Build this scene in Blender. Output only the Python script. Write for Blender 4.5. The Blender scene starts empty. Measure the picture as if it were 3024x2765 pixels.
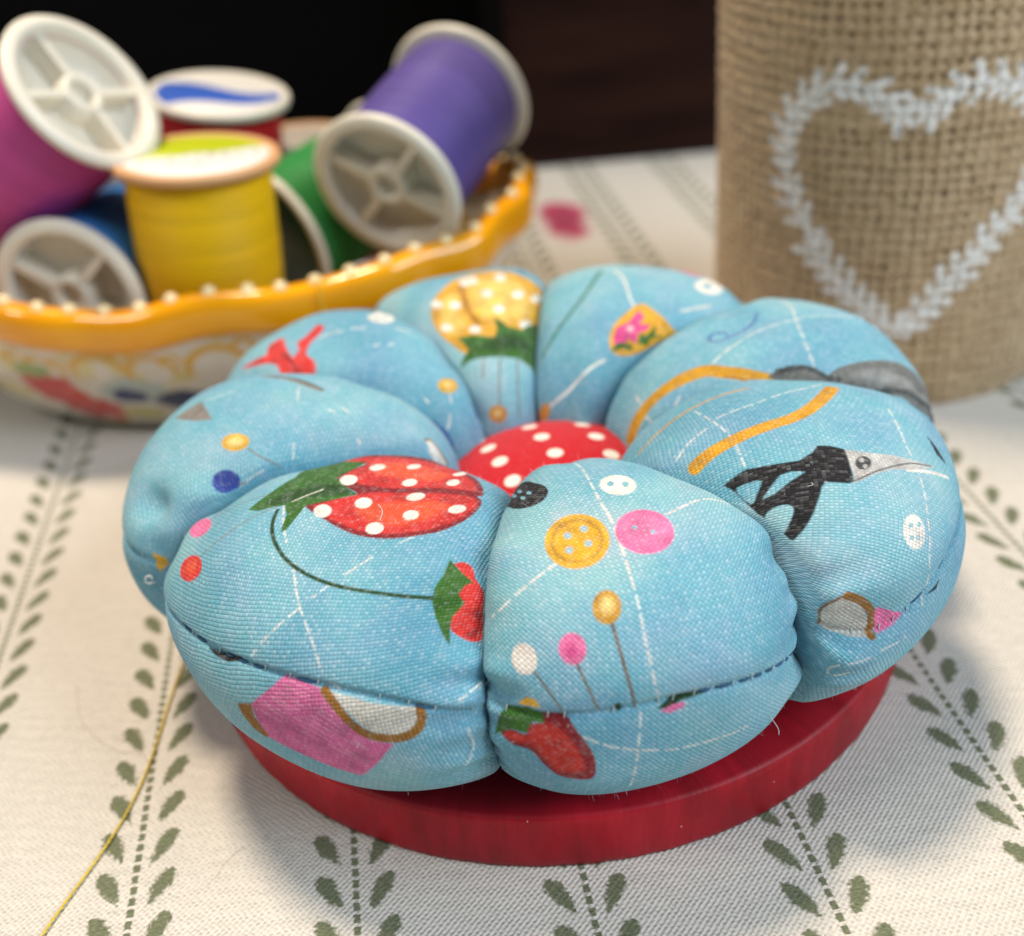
import bpy, math, random
import numpy as np
from mathutils import Matrix, Vector

# ------------------------------------------------------------------ camera, lamps, exposure
S = .01                                   # everything below is written in centimetres
scn = bpy.context.scene
COL = scn.collection
F_PX, PITCH, ROLL = 3332.04, .5617, -.0929
CAM = np.array([-.315, -10.1817, 8.1486])
cp, sp_ = math.cos(PITCH), math.sin(PITCH); cr, sr = math.cos(ROLL), math.sin(ROLL)
FW = np.array([0, cp, -sp_]); RT = np.array([cr, sr * sp_, sr * cp]); UP = np.array([-sr, cr * sp_, cr * cp])
cam = bpy.data.cameras.new('camera'); cam_ob = bpy.data.objects.new('camera', cam); COL.objects.link(cam_ob)
m = Matrix.Identity(4)
for i in range(3):
    m[i][0], m[i][1], m[i][2], m[i][3] = RT[i], UP[i], -FW[i], CAM[i] * S
cam_ob.matrix_world = m
cam.sensor_width = 36; cam.lens = F_PX / 3024 * 36
cam.clip_start = .004; cam.clip_end = 20
cam.dof.use_dof = True; cam.dof.focus_distance = 9.25 * S; cam.dof.aperture_fstop = 18.0
scn.camera = cam_ob

world = bpy.data.worlds.new('World'); scn.world = world; world.use_nodes = True
bg = world.node_tree.nodes['Background']; bg.inputs[0].default_value = (.80, .90, 1, 1); bg.inputs[1].default_value = .11
vs = scn.view_settings
vs.view_transform = 'Standard'; vs.look = 'None'; vs.exposure = 0; vs.gamma = 1; vs.use_curve_mapping = False

def area_lamp(name, loc, target, size, power, color, shape='DISK', size_y=None):
    l = bpy.data.lights.new(name, 'AREA'); l.shape = shape; l.size = size * S
    if size_y: l.size_y = size_y * S
    l.energy = power; l.color = color
    o = bpy.data.objects.new(name, l); COL.objects.link(o)
    o.location = Vector(loc) * S
    o.rotation_euler = (Vector(target) - Vector(loc)).to_track_quat('-Z', 'Y').to_euler()
    return o
area_lamp('ceiling_lamp', (-15, 20, 88), (0, 0, 0), 18, 9.8, (1, .82, .62))
area_lamp('window_light', (58, -30, 52), (0, 2, 1), 46, 6.0, (.82, .92, 1), 'RECTANGLE', 40)
area_lamp('room_light', (-55, -28, 70), (-2, 2, 1), 24, 2.3, (1, .94, .86))

# ------------------------------------------------------------------ helpers
def tag(o, label=None, cat=None, group=None, kind=None):
    if label: o['label'] = label
    if cat: o['category'] = cat
    if group: o['group'] = group
    if kind: o['kind'] = kind
    return o

def empty(name, loc=(0, 0, 0), rot=None):
    o = bpy.data.objects.new(name, None); COL.objects.link(o)
    o.empty_display_size = .005
    o.location = Vector(loc) * S
    if rot is not None:
        o.rotation_mode = 'QUATERNION'; o.rotation_quaternion = rot
    return o

def link(name, me, mat, parent=None):
    o = bpy.data.objects.new(name, me); COL.objects.link(o)
    if mat: me.materials.append(mat)
    if parent: o.parent = parent
    return o

def mesh_np(name, V, quads, tris=None, smooth=True):
    """V (n,3) in cm; quads (m,4)"""
    me = bpy.data.meshes.new(name)
    V = np.asarray(V, np.float32) * S
    me.vertices.add(len(V)); me.vertices.foreach_set('co', V.ravel())
    loops = []; starts = []; tot = []
    nq = 0 if quads is None else len(quads); nt = 0 if tris is None else len(tris)
    li = np.concatenate([np.asarray(quads, np.int32).ravel() if nq else np.zeros(0, np.int32),
                         np.asarray(tris, np.int32).ravel() if nt else np.zeros(0, np.int32)])
    me.loops.add(len(li)); me.loops.foreach_set('vertex_index', li)
    me.polygons.add(nq + nt)
    st = np.concatenate([np.arange(nq) * 4, nq * 4 + np.arange(nt) * 3]).astype(np.int32)
    me.polygons.foreach_set('loop_start', st)
    me.polygons.foreach_set('use_smooth', np.full(nq + nt, smooth, bool))
    me.update(calc_edges=True); me.validate()
    return me

def grid_quads(nu, nv, cu=False, cv=False, off=0):
    iu = np.arange(nu if cu else nu - 1); iv = np.arange(nv if cv else nv - 1)
    a, b = np.meshgrid(iu, iv, indexing='ij'); a2 = (a + 1) % nu; b2 = (b + 1) % nv
    return np.stack([a * nv + b, a2 * nv + b, a2 * nv + b2, a * nv + b2], -1).reshape(-1, 4) + off

class MB:
    """collects quads/tris of several shapes for ONE mesh"""
    def __init__(s): s.V = []; s.Q = []; s.T = []; s.n = 0
    def add(s, V, Q=None, T=None):
        V = np.asarray(V, float).reshape(-1, 3)
        if Q is not None and len(Q): s.Q.append(np.asarray(Q) + s.n)
        if T is not None and len(T): s.T.append(np.asarray(T) + s.n)
        s.V.append(V); s.n += len(V); return s
    def grid(s, X, cu=False, cv=False):
        return s.add(X.reshape(-1, 3), grid_quads(X.shape[0], X.shape[1], cu, cv))
    def lathe(s, prof, seg=64, c=(0, 0, 0)):
        p = np.asarray(prof, float); t = np.linspace(0, 2 * np.pi, seg, endpoint=False)
        X = np.stack([c[0] + p[None, :, 0] * np.cos(t)[:, None], c[1] + p[None, :, 0] * np.sin(t)[:, None],
                      c[2] + p[None, :, 1] + 0 * t[:, None]], -1)
        return s.grid(X, cu=True)
    def tube(s, pts, r, seg=8, caps=True):
        P = np.asarray(pts, float); n = len(P); r = np.broadcast_to(np.asarray(r, float), (n,))
        d = np.gradient(P, axis=0); d /= np.linalg.norm(d, axis=1)[:, None] + 1e-12
        ref = np.array([0, 0, 1.]) if abs(d[0][2]) < .9 else np.array([1., 0, 0])
        N = []; nrm = ref - d[0] * (ref @ d[0]); nrm /= np.linalg.norm(nrm)
        for i in range(n):
            nrm = nrm - d[i] * (nrm @ d[i]); nrm /= np.linalg.norm(nrm) + 1e-12; N.append(nrm)
        N = np.array(N); B = np.cross(d, N); t = np.linspace(0, 2 * np.pi, seg, endpoint=False)
        X = P[:, None] + r[:, None, None] * (N[:, None] * np.cos(t)[None, :, None] + B[:, None] * np.sin(t)[None, :, None])
        b = s.n; s.grid(X, cv=True)
        if caps:
            s.add([P[0], P[-1]])
            k = np.arange(seg); k2 = (k + 1) % seg
            s.T.append(np.stack([np.full(seg, b + n * seg), b + k2, b + k], -1))
            s.T.append(np.stack([np.full(seg, b + n * seg + 1), b + (n - 1) * seg + k, b + (n - 1) * seg + k2], -1))
        return s
    def box(s, c, d, bev=.02):
        x, y, z = np.asarray(d) / 2; V = []; 
        for sx in (-1, 1):
            for sy in (-1, 1):
                for sz in (-1, 1): V.append((c[0] + sx * x, c[1] + sy * y, c[2] + sz * z))
        return s.add(V, [(0, 1, 3, 2), (4, 6, 7, 5), (0, 4, 5, 1), (2, 3, 7, 6), (0, 2, 6, 4), (1, 5, 7, 3)])
    def build(s, name, mat, parent=None, smooth=True):
        me = mesh_np(name, np.concatenate(s.V), np.concatenate(s.Q) if s.Q else None, np.concatenate(s.T) if s.T else None, smooth)
        import bmesh
        bm = bmesh.new(); bm.from_mesh(me); bmesh.ops.recalc_face_normals(bm, faces=bm.faces[:]); bm.to_mesh(me); bm.free()
        return link(name, me, mat, parent)

def spline(pts, k=8, closed=False):
    P = np.asarray(pts, float); n = len(P)
    if closed: idx = lambda i: P[i % n]
    else: idx = lambda i: P[min(max(i, 0), n - 1)]
    out = []
    for i in range(n if closed else n - 1):
        p0, p1, p2, p3 = idx(i - 1), idx(i), idx(i + 1), idx(i + 2)
        for t in np.linspace(0, 1, k, endpoint=False):
            out.append(.5 * ((2 * p1) + (-p0 + p2) * t + (2 * p0 - 5 * p1 + 4 * p2 - p3) * t * t + (-p0 + 3 * p1 - 3 * p2 + p3) * t ** 3))
    if not closed: out.append(P[-1])
    return np.array(out)

def set_attr(me, name, kind, data):
    a = me.attributes.new(name, kind, 'POINT')
    a.data.foreach_set('color' if kind == 'FLOAT_COLOR' else 'vector', np.asarray(data, np.float32).ravel())

# ---- node helpers
class NT:
    def __init__(s, name):
        s.m = bpy.data.materials.new(name); s.m.use_nodes = True
        s.t = s.m.node_tree; s.b = s.t.nodes['Principled BSDF']
    def n(s, typ, **kw):
        nd = s.t.nodes.new(typ)
        for k, v in kw.items(): setattr(nd, k, v)
        return nd
    def sock(s, inp, v):
        if hasattr(v, 'is_output') or isinstance(v, bpy.types.NodeSocket): s.t.links.new(v, inp)
        else: inp.default_value = v
    def math(s, op, a, b=None, c=None, clamp=False):
        nd = s.n('ShaderNodeMath', operation=op, use_clamp=clamp)
        for i, v in enumerate((a, b, c)):
            if v is not None: s.sock(nd.inputs[i], v)
        return nd.outputs[0]
    def mix(s, f, a, b, mode='MIX'):
        nd = s.n('ShaderNodeMix', data_type='RGBA', blend_type=mode)
        s.sock(nd.inputs[0], f)
        for i, v in ((6, a), (7, b)):
            s.sock(nd.inputs[i], v if not isinstance(v, tuple) else (*v[:3], 1))
        return nd.outputs[2]
    def attr(s, name):
        nd = s.n('ShaderNodeAttribute', attribute_name=name); return nd
    def noise(s, vec, scale, detail=3, rough=.5, col=False):
        nd = s.n('ShaderNodeTexNoise'); nd.inputs['Scale'].default_value = scale; nd.inputs['Detail'].default_value = detail
        nd.inputs['Roughness'].default_value = rough
        if vec is not None: s.t.links.new(vec, nd.inputs['Vector'])
        return nd.outputs['Color' if col else 'Fac']
    def ramp(s, f, stops):
        nd = s.n('ShaderNodeValToRGB'); s.sock(nd.inputs[0], f)
        e = nd.color_ramp.elements
        while len(e) < len(stops): e.new(.5)
        for q, (p, c) in zip(e, stops): q.position = p; q.color = (*c, 1) if len(c) == 3 else c
        return nd.outputs[0]
    def obj(s, scale=100.0, vec=None):
        nd = s.n('ShaderNodeTexCoord'); mp = s.n('ShaderNodeVectorMath', operation='MULTIPLY')
        s.t.links.new(nd.outputs['Object'], mp.inputs[0])
        mp.inputs[1].default_value = vec or (scale,) * 3
        return mp.outputs[0]
    def sep(s, v):
        nd = s.n('ShaderNodeSeparateXYZ'); s.t.links.new(v, nd.inputs[0]); return nd.outputs
    def comb(s, x, y, z=0.0):
        nd = s.n('ShaderNodeCombineXYZ')
        for i, v in enumerate((x, y, z)): s.sock(nd.inputs[i], v)
        return nd.outputs[0]
    def bump(s, h, dist, strength=1.0):
        nd = s.n('ShaderNodeBump'); nd.inputs['Strength'].default_value = strength; nd.inputs['Distance'].default_value = dist * S
        s.t.links.new(h, nd.inputs['Height']); s.t.links.new(nd.outputs[0], s.b.inputs['Normal'])
        return nd
    def p(s, **kw):
        for k, v in kw.items():
            k = k.replace('_', ' ')
            s.sock(s.b.inputs[k], v if not (isinstance(v, tuple) and len(v) == 3 and 'Color' in k or isinstance(v, tuple) and len(v) == 3 and 'Tint' in k) else (*v, 1))
        return s.m

def plain(name, col, rough=.5, var=.12, scale=3.0, bump=0, bscale=8.0, **kw):
    t = NT(name); o = t.obj()
    f = t.noise(o, scale, 4)
    dark = tuple(c * (1 - var) for c in col); lite = tuple(min(1, c * (1 + var)) for c in col)
    c = t.ramp(f, [(.3, dark), (.7, lite)])
    if bump: t.bump(t.noise(o, bscale, 4), bump)
    return t.p(Base_Color=c, Roughness=rough, **kw)

def fabric(name, attr_col, period=.035, mottle=True, speck=.15, bump=.009, sheen=.07):
    """woven cotton: colours come from the print attribute, threads from the cloth's own coordinates (fab, cm)"""
    t = NT(name)
    ca = t.attr(attr_col); col = ca.outputs['Color']; basem = ca.outputs['Alpha']
    uv = t.attr('fab').outputs['Vector']
    wob = t.noise(uv, 1.8, 2, .5, True)
    add = t.n('ShaderNodeVectorMath', operation='MULTIPLY_ADD'); t.t.links.new(wob, add.inputs[0])
    add.inputs[1].default_value = (.07, .07, 0); t.t.links.new(uv, add.inputs[2])
    x, y, _ = t.sep(add.outputs[0])
    x = t.math('DIVIDE', x, period); y = t.math('DIVIDE', y, period * .92)
    sx = t.math('SINE', t.math('MULTIPLY', x, math.pi)); sy = t.math('SINE', t.math('MULTIPLY', y, math.pi))
    pr = t.math('MULTIPLY', sx, sy)
    h = t.math('POWER', t.math('ABSOLUTE', pr), .6)
    cell = t.n('ShaderNodeTexWhiteNoise', noise_dimensions='2D')
    t.t.links.new(t.comb(t.math('FLOOR', x), t.math('FLOOR', y)), cell.inputs['Vector'])
    # thread-length streaks: one value per warp and per weft thread segment
    slub = t.noise(t.comb(t.math('FLOOR', x), t.math('MULTIPLY', y, .12)), 1.0, 2)
    slub2 = t.noise(t.comb(t.math('MULTIPLY', x, .12), t.math('FLOOR', y), 7.0), 1.0, 2)
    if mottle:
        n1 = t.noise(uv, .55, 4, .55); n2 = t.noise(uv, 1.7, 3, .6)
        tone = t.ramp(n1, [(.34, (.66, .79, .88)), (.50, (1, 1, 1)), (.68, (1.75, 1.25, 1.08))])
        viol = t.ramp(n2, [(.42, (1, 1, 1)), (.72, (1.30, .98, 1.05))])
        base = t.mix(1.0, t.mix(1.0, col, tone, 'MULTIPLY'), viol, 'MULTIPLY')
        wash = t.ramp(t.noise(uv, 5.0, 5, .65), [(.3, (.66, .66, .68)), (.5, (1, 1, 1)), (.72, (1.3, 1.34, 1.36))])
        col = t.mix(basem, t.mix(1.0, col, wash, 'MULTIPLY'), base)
    up = t.math('GREATER_THAN', pr, 0.0)
    white = t.mix(t.math('MULTIPLY', t.math('POWER', cell.outputs['Value'], 3.0), t.math('ADD', speck * .65, t.math('MULTIPLY', basem, speck * .5))), col, (.80, .86, .92))
    dark = t.mix(t.math('MULTIPLY', t.math('SUBTRACT', 1.0, h), .34), white, t.mix(.55, (0.0, 0.0, 0.0), col))
    v = t.math('ADD', .78, t.math('ADD', t.math('MULTIPLY', slub, .17), t.math('MULTIPLY', slub2, .17)))
    v = t.math('ADD', v, t.math('MULTIPLY', up, .13))
    vv = t.comb(v, v, v)
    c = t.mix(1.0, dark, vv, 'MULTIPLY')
    hh = t.math('ADD', h, t.math('MULTIPLY', slub, .4))
    t.bump(hh, bump, .9)
    return t.p(Base_Color=c, Roughness=.82, Sheen_Weight=sheen, Sheen_Roughness=.45, Specular_IOR_Level=.25)

# ------------------------------------------------------------------ the setting: tablecloth, dark furniture
def cloth_material():
    t = NT('woven_tablecloth'); o = t.obj(); x, y, _ = t.sep(o)
    cy_, sy_ = math.cos(.1063), math.sin(.1063)
    U = t.math('ADD', t.math('MULTIPLY', x, cy_), t.math('MULTIPLY', y, sy_))
    Vv = t.math('SUBTRACT', t.math('MULTIPLY', y, cy_), t.math('MULTIPLY', x, sy_))
    # slightly pixelled by the jacquard threads
    PX, PY = .030, .026
    jit = t.n('ShaderNodeTexWhiteNoise', noise_dimensions='2D')
    t.t.links.new(t.comb(t.math('FLOOR', t.math('DIVIDE', U, PX)), t.math('FLOOR', t.math('DIVIDE', Vv, PY))), jit.inputs['Vector'])
    j = t.math('MULTIPLY', t.math('SUBTRACT', jit.outputs['Value'], .5), .036)
    su = t.math('DIVIDE', t.math('ADD', U, 6.2726), 1.9441)
    fu = t.math('MULTIPLY', t.math('SUBTRACT', su, t.math('ROUND', su)), 1.9441)
    side = t.math('SIGN', fu); a = t.math('ABSOLUTE', fu)
    P = .458
    vv = t.math('DIVIDE', t.math('ADD', t.math('ADD', Vv, 3.13), t.math('MULTIPLY', side, .03)), P)
    row = t.math('ROUND', vv)
    vl = t.math('MULTIPLY', t.math('SUBTRACT', vv, row), P)
    rnd = t.n('ShaderNodeTexWhiteNoise', noise_dimensions='3D')
    t.t.links.new(t.comb(t.math('ROUND', su), row, side), rnd.inputs['Vector'])
    da = t.math('SUBTRACT', a, t.math('ADD', .216, t.math('MULTIPLY', rnd.outputs['Value'], .02)))
    # leaf axis: outer-top to inner-bottom
    ax, ay = -.47, -.883
    l = t.math('ADD', t.math('MULTIPLY', da, ax), t.math('MULTIPLY', vl, ay))
    w = t.math('ADD', t.math('MULTIPLY', da, -ay), t.math('MULTIPLY', vl, ax))
    ln = t.math('DIVIDE', l, .212)
    prof = t.math('MULTIPLY', t.math('SQRT', t.math('MAXIMUM', t.math('SUBTRACT', 1.0, t.math('MULTIPLY', ln, ln)), 0.0)), t.math('SUBTRACT', .090, t.math('MULTIPLY', ln, .036)))
    d = t.math('ADD', t.math('SUBTRACT', prof, t.math('ABSOLUTE', w)), j)
    leaf = t.math('MULTIPLY', d, 30.0, clamp=True)
    st = t.math('SUBTRACT', .036, a)
    dash = t.math('ADD', t.math('SINE', t.math('MULTIPLY', Vv, 2 * math.pi / .118)), .72)
    stem = t.math('MULTIPLY', t.math('MULTIPLY', t.math('ADD', st, t.math('MULTIPLY', j, .35)), 70.0, clamp=True), t.math('MULTIPLY', dash, 3.0, clamp=True))
    green = t.math('MAXIMUM', leaf, stem)
    gn = t.noise(t.comb(t.math('DIVIDE', U, .05), t.math('DIVIDE', Vv, .02)), 1.0, 2)
    gcol = t.ramp(gn, [(.3, (.095, .115, .065)), (.7, (.19, .205, .125))])
    # open weave round the sprigs
    wj = t.math('MULTIPLY', t.noise(o, 2.0, 3), .12)
    wv = t.math('MULTIPLY', t.math('ADD', t.math('MULTIPLY', t.math('SINE', t.math('MULTIPLY', t.math('ADD', U, wj), math.pi / .030)), t.math('SINE', t.math('MULTIPLY', t.math('ADD', Vv, wj), math.pi / .030))), 1.0), .5)
    rib = t.math('ABSOLUTE', t.math('SINE', t.math('ADD', t.math('ADD', t.math('MULTIPLY', Vv, math.pi / .0425), t.math('MULTIPLY', t.math('SINE', t.math('MULTIPLY', U, math.pi / .034)), .38)), t.math('MULTIPLY', t.noise(o, 1.2, 3), 5.0))))
    wn = t.noise(o, 9.0, 4, .6); wl = t.noise(o, .25, 2)
    white = t.ramp(t.math('ADD', t.math('ADD', t.math('MULTIPLY', rib, .16), t.math('MULTIPLY', wv, .42)), t.math('MULTIPLY', wn, .42)), [(.15, (.42, .405, .375)), (.42, (.595, .568, .520)), (.8, (.715, .685, .630))])
    dk = t.math('GREATER_THAN', jit.outputs['Value'], .955)
    near = t.math('MULTIPLY', t.math('LESS_THAN', a, .42), t.math('GREATER_THAN', a, .06))
    white = t.mix(t.math('MULTIPLY', t.math('MULTIPLY', dk, near), .22), white, (.25, .25, .19))
    c = t.mix(green, white, gcol)
    wn2 = t.noise(o, .9, 3, .6)
    # woven pink blossoms with a leaf, far apart
    for (fx, fy, rx, ry, colr) in [(2.5, 11.9, .80, 1.75, (.50, .04, .12)), (-9.4, 7.0, .8, .8, (.5, .1, .14)), (14, -2, .8, .8, (.5, .05, .12)), (-14, -4, .8, .8, (.5, .05, .12))]:
        dx = t.math('DIVIDE', t.math('SUBTRACT', U, fx), rx); dy = t.math('DIVIDE', t.math('SUBTRACT', Vv, fy), ry)
        r = t.math('SQRT', t.math('ADD', t.math('MULTIPLY', dx, dx), t.math('MULTIPLY', dy, dy)))
        ang = t.math('ARCTAN2', dy, dx)
        pet = t.math('ADD', .74, t.math('MULTIPLY', t.math('SUBTRACT', wn2, .5), 1.5))
        f = t.math('MULTIPLY', t.math('ADD', t.math('SUBTRACT', pet, r), t.math('MULTIPLY', j, 2.0)), 4.0, clamp=True)
        core = t.mix(t.math('MULTIPLY', r, 1.4, clamp=True), tuple(min(1, q * .55) for q in colr), colr)
        c = t.mix(f, c, core)
    h = t.math('ADD', t.math('MULTIPLY', t.math('ADD', t.math('MULTIPLY', rib, .5), t.math('MULTIPLY', wv, 1.6)), t.math('SUBTRACT', 1.0, t.math('MULTIPLY', green, .4))), t.math('ADD', t.math('MULTIPLY', green, 1.2), t.math('MULTIPLY', wl, 6.0)))
    t.bump(h, .012, .8)
    return t.p(Base_Color=c, Roughness=.9, Sheen_Weight=.15, Specular_IOR_Level=.2)

nx, ny = 200, 120
gx = np.linspace(-60, 60, nx); gy = np.linspace(-30, 15.7, ny)
X, Y = np.meshgrid(gx, gy, indexing='ij')
far = np.clip((np.hypot(X, Y) - 9) / 8, 0, 1) * np.clip((15 - Y) / 4, 0, 1)
far = far * np.clip((np.hypot((X + 4.6) / 5.2, (Y - 6.7) / 3.4) - 1) * 2, 0, 1) * np.clip((np.hypot(X - 5.55, Y - 5.8) - 3) / 2, 0, 1)
Zc = far * .05 * (np.sin(X * .5 + .7 * np.sin(Y * .35)) + np.sin(Y * .8 + X * .23))
cloth = MB().grid(np.stack([X, Y, Zc], -1)).build('tablecloth', cloth_material())
tag(cloth, 'white woven tablecloth with green leafy vine stripes under all the things', 'tablecloth')

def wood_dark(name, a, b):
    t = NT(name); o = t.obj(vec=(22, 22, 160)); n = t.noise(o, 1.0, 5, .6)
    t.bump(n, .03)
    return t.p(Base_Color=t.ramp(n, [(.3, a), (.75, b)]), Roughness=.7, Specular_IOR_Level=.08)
cab = empty('cabinet', (22, 16.8, 0))
tag(cab, 'dark brown wooden cabinet standing behind the burlap jar', 'cabinet')
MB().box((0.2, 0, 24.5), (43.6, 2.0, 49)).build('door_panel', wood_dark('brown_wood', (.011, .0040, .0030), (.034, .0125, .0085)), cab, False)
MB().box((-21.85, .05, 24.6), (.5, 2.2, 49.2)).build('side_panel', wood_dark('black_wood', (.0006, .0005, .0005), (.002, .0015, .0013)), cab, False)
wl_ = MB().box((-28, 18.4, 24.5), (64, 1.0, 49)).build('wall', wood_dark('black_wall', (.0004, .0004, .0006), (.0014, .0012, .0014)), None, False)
tag(wl_, kind='structure')

# ------------------------------------------------------------------ pincushion
# ---- pincushion petal surface (all lengths in centimetres) ----
CEN = np.array([-.15, -.42])
# azimuth from, to (deg), inner radius, outer radius, bottom, top
PETALS = {
'A': (199.5, 261.2, .70, 3.96, .74, 2.91),
'B': (261.2, 305.5, .70, 3.88, .70, 3.02),
'C': (305.5, 356, .98, 4.20, .84, 3.07),
'D': (-4, 38, .95, 4.38, .66, 3.04),
'E': (38, 81.5, .82, 4.05, .66, 3.02),
'F': (81.5, 119.5, .70, 4.10, .66, 3.00),
'G': (119.5, 158, .70, 4.05, .66, 3.03),
'H': (158, 199.5, .70, 4.12, .66, 3.06),
}
LEAN = {'A': (0, -.6), 'B': (-.6, 3), 'C': (3, 0), 'D': (0, -4), 'E': (-4, 0)}
SEAM_U = .045
SEAM = {'A': [-.0179, -.0335, .0299, .0693], 'B': [-.0182, -.0239, -.0042, .0461], 'C': [-0.124, 0.0324, 0.1358, -0.0318, -0.0104, 0.044], 'H': [.038]}
def seam_u(key, v):
    return np.polyval(SEAM[key], v) if key in SEAM else SEAM_U + .006 * np.sin(3 * v + ord(key))
def spow(x, p):
    return np.sign(x) * np.abs(x) ** p
def surf(key, u, v):
    """u: angle round the petal's section (0 outer side, .25 top, .5 inner, -.25 bottom); v: -1..1 across the petal"""
    az0, az1, ri, ro, zb, zt = PETALS[key]
    ph0 = ord(key) * 1.7
    ph = 2 * np.pi * u
    # the valleys are not quite straight: they lean where a petal bulges over its neighbour
    top = np.exp(-((u - .23) / .13) ** 2)
    az0 = az0 + LEAN.get(key, (0, 0))[0] * top; az1 = az1 + LEAN.get(key, (0, 0))[1] * top
    th = np.radians(az0 + (az1 - az0) * (v + 1) / 2)
    av = np.minimum(np.abs(v), 1)
    p = 2.6 + .35 * np.sin(ph * 2 + ph0) + .2 * np.sin(ph * 3 + 2 * ph0)
    s = .72 + .28 * np.clip(1 - av ** p, 0, 1) ** (1 / 1.75)
    # puckers that run out from the tied valleys, and soft lumps of the stuffing
    edge = np.clip((av - .60) / .4, 0, 1) ** 2 * (1 - np.clip((av - .97) / .03, 0, 1) * .4)
    pk = np.sin(ph * 7 + ph0 * 3 + 2 * np.sin(ph * 2 + ph0) + v) * .6 + np.sin(ph * 15 + ph0 * 5 + 3 * v) * .25
    s = s + .052 * pk * edge
    s = s + .016 * np.sin(ph * 2 + 2.6 * v + ph0) * np.sin(3.1 * v + 1.3 * ph0) + .009 * np.sin(ph * 5 + 4 * v + ph0) + .006 * np.sin(ph * 3 - 7 * v + 2 * ph0)
    # equator seam: a shallow groove, the lower half a little fuller just under it
    du = u - seam_u(key, v)
    s = s - (.024 * np.exp(-(du / .0042) ** 2) + .010 * np.exp(-(du / .016) ** 2)) * (1 - .4 * av ** 4)
    s = s + .004 * np.exp(-((du + .02) / .018) ** 2) * np.sin(9 * v + ph0) - .008 / (1 + np.exp(np.clip(du / .0025, -40, 40))) * np.exp(-np.clip(-du, 0, 1) / .07)
    if key == 'A':
        s = s - .10 * np.exp(-((u + .11) / .09) ** 2 - ((v + .45) / .5) ** 2)
    if key == 'H':
        s = s - .11 * np.exp(-((u - .105) / .022) ** 2 - ((v - .74) / .13) ** 2)
    if key == 'C':
        s = s - .06 * np.exp(-((u - .035) / .022) ** 2 - ((v + .85) / .25) ** 2)
    for kk, sg in (('A', 1), ('B', -1), ('C', -1), ('B', 1)):
        if key == kk:
            e2 = np.exp(-((v * sg - 1) / .16) ** 2)
            s = s + .026 * e2 * np.sin(2 * np.pi * (u - .02) / .045 + 1.3 * sg) * np.exp(-((u - .03) / .10) ** 2)
    rc = (ri + ro) / 2; ra = (ro - ri) / 2; zc = zb + (zt - zb) * .48
    n = 2.25
    a = spow(np.cos(ph), 2 / n); c = spow(np.sin(ph), 2 / n)
    zh = np.where(c > 0, zt - zc, zc - zb)
    r = rc + ra * a * np.where(a > 0, s, .6 + .4 * s)
    z = zc + zh * c * np.where(c > 0, s, .5 + .5 * s)
    return np.stack([CEN[0] + r * np.cos(th), CEN[1] + r * np.sin(th), z], -1)


INK = dict(lpink2=(.70, .30, .45), white=(.80, .79, .74), cream=(.74, .70, .66), red=(.66, .035, .03), red2=(.60, .035, .022), orange=(.75, .10, .035), darkred=(.22, .012, .018),
  green=(.038, .135, .018), dgreen=(.016, .055, .014), teal=(.06, .20, .17), black=(.010, .010, .013), pink=(.76, .17, .38), lpink=(.80, .22, .44), pink2=(.60, .13, .33), magenta=(.68, .06, .27),
  navy=(.028, .06, .33), navy2=(.06, .10, .40), yellow=(.70, .40, .03), lyellow=(.84, .66, .28), lyellow2=(.86, .60, .16), mustard=(.68, .36, .025), mustard2=(.52, .28, .035), gold=(.62, .31, .018),
  orange2=(.58, .26, .03), brown=(.27, .125, .022), brown2=(.42, .20, .015), mesh=(.52, .53, .50), grey=(.22, .205, .19), grey2=(.14, .15, .15), grey3=(.28, .30, .31), dgrey=(.055, .065, .07), silver=(.50, .50, .50),
  thread=(.22, .20, .18), dthread=(.17, .13, .10), blue=(.160, .435, .565), lblue=(.3, .55, .7))
FAB_BLUE = (.160, .435, .565)
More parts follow.
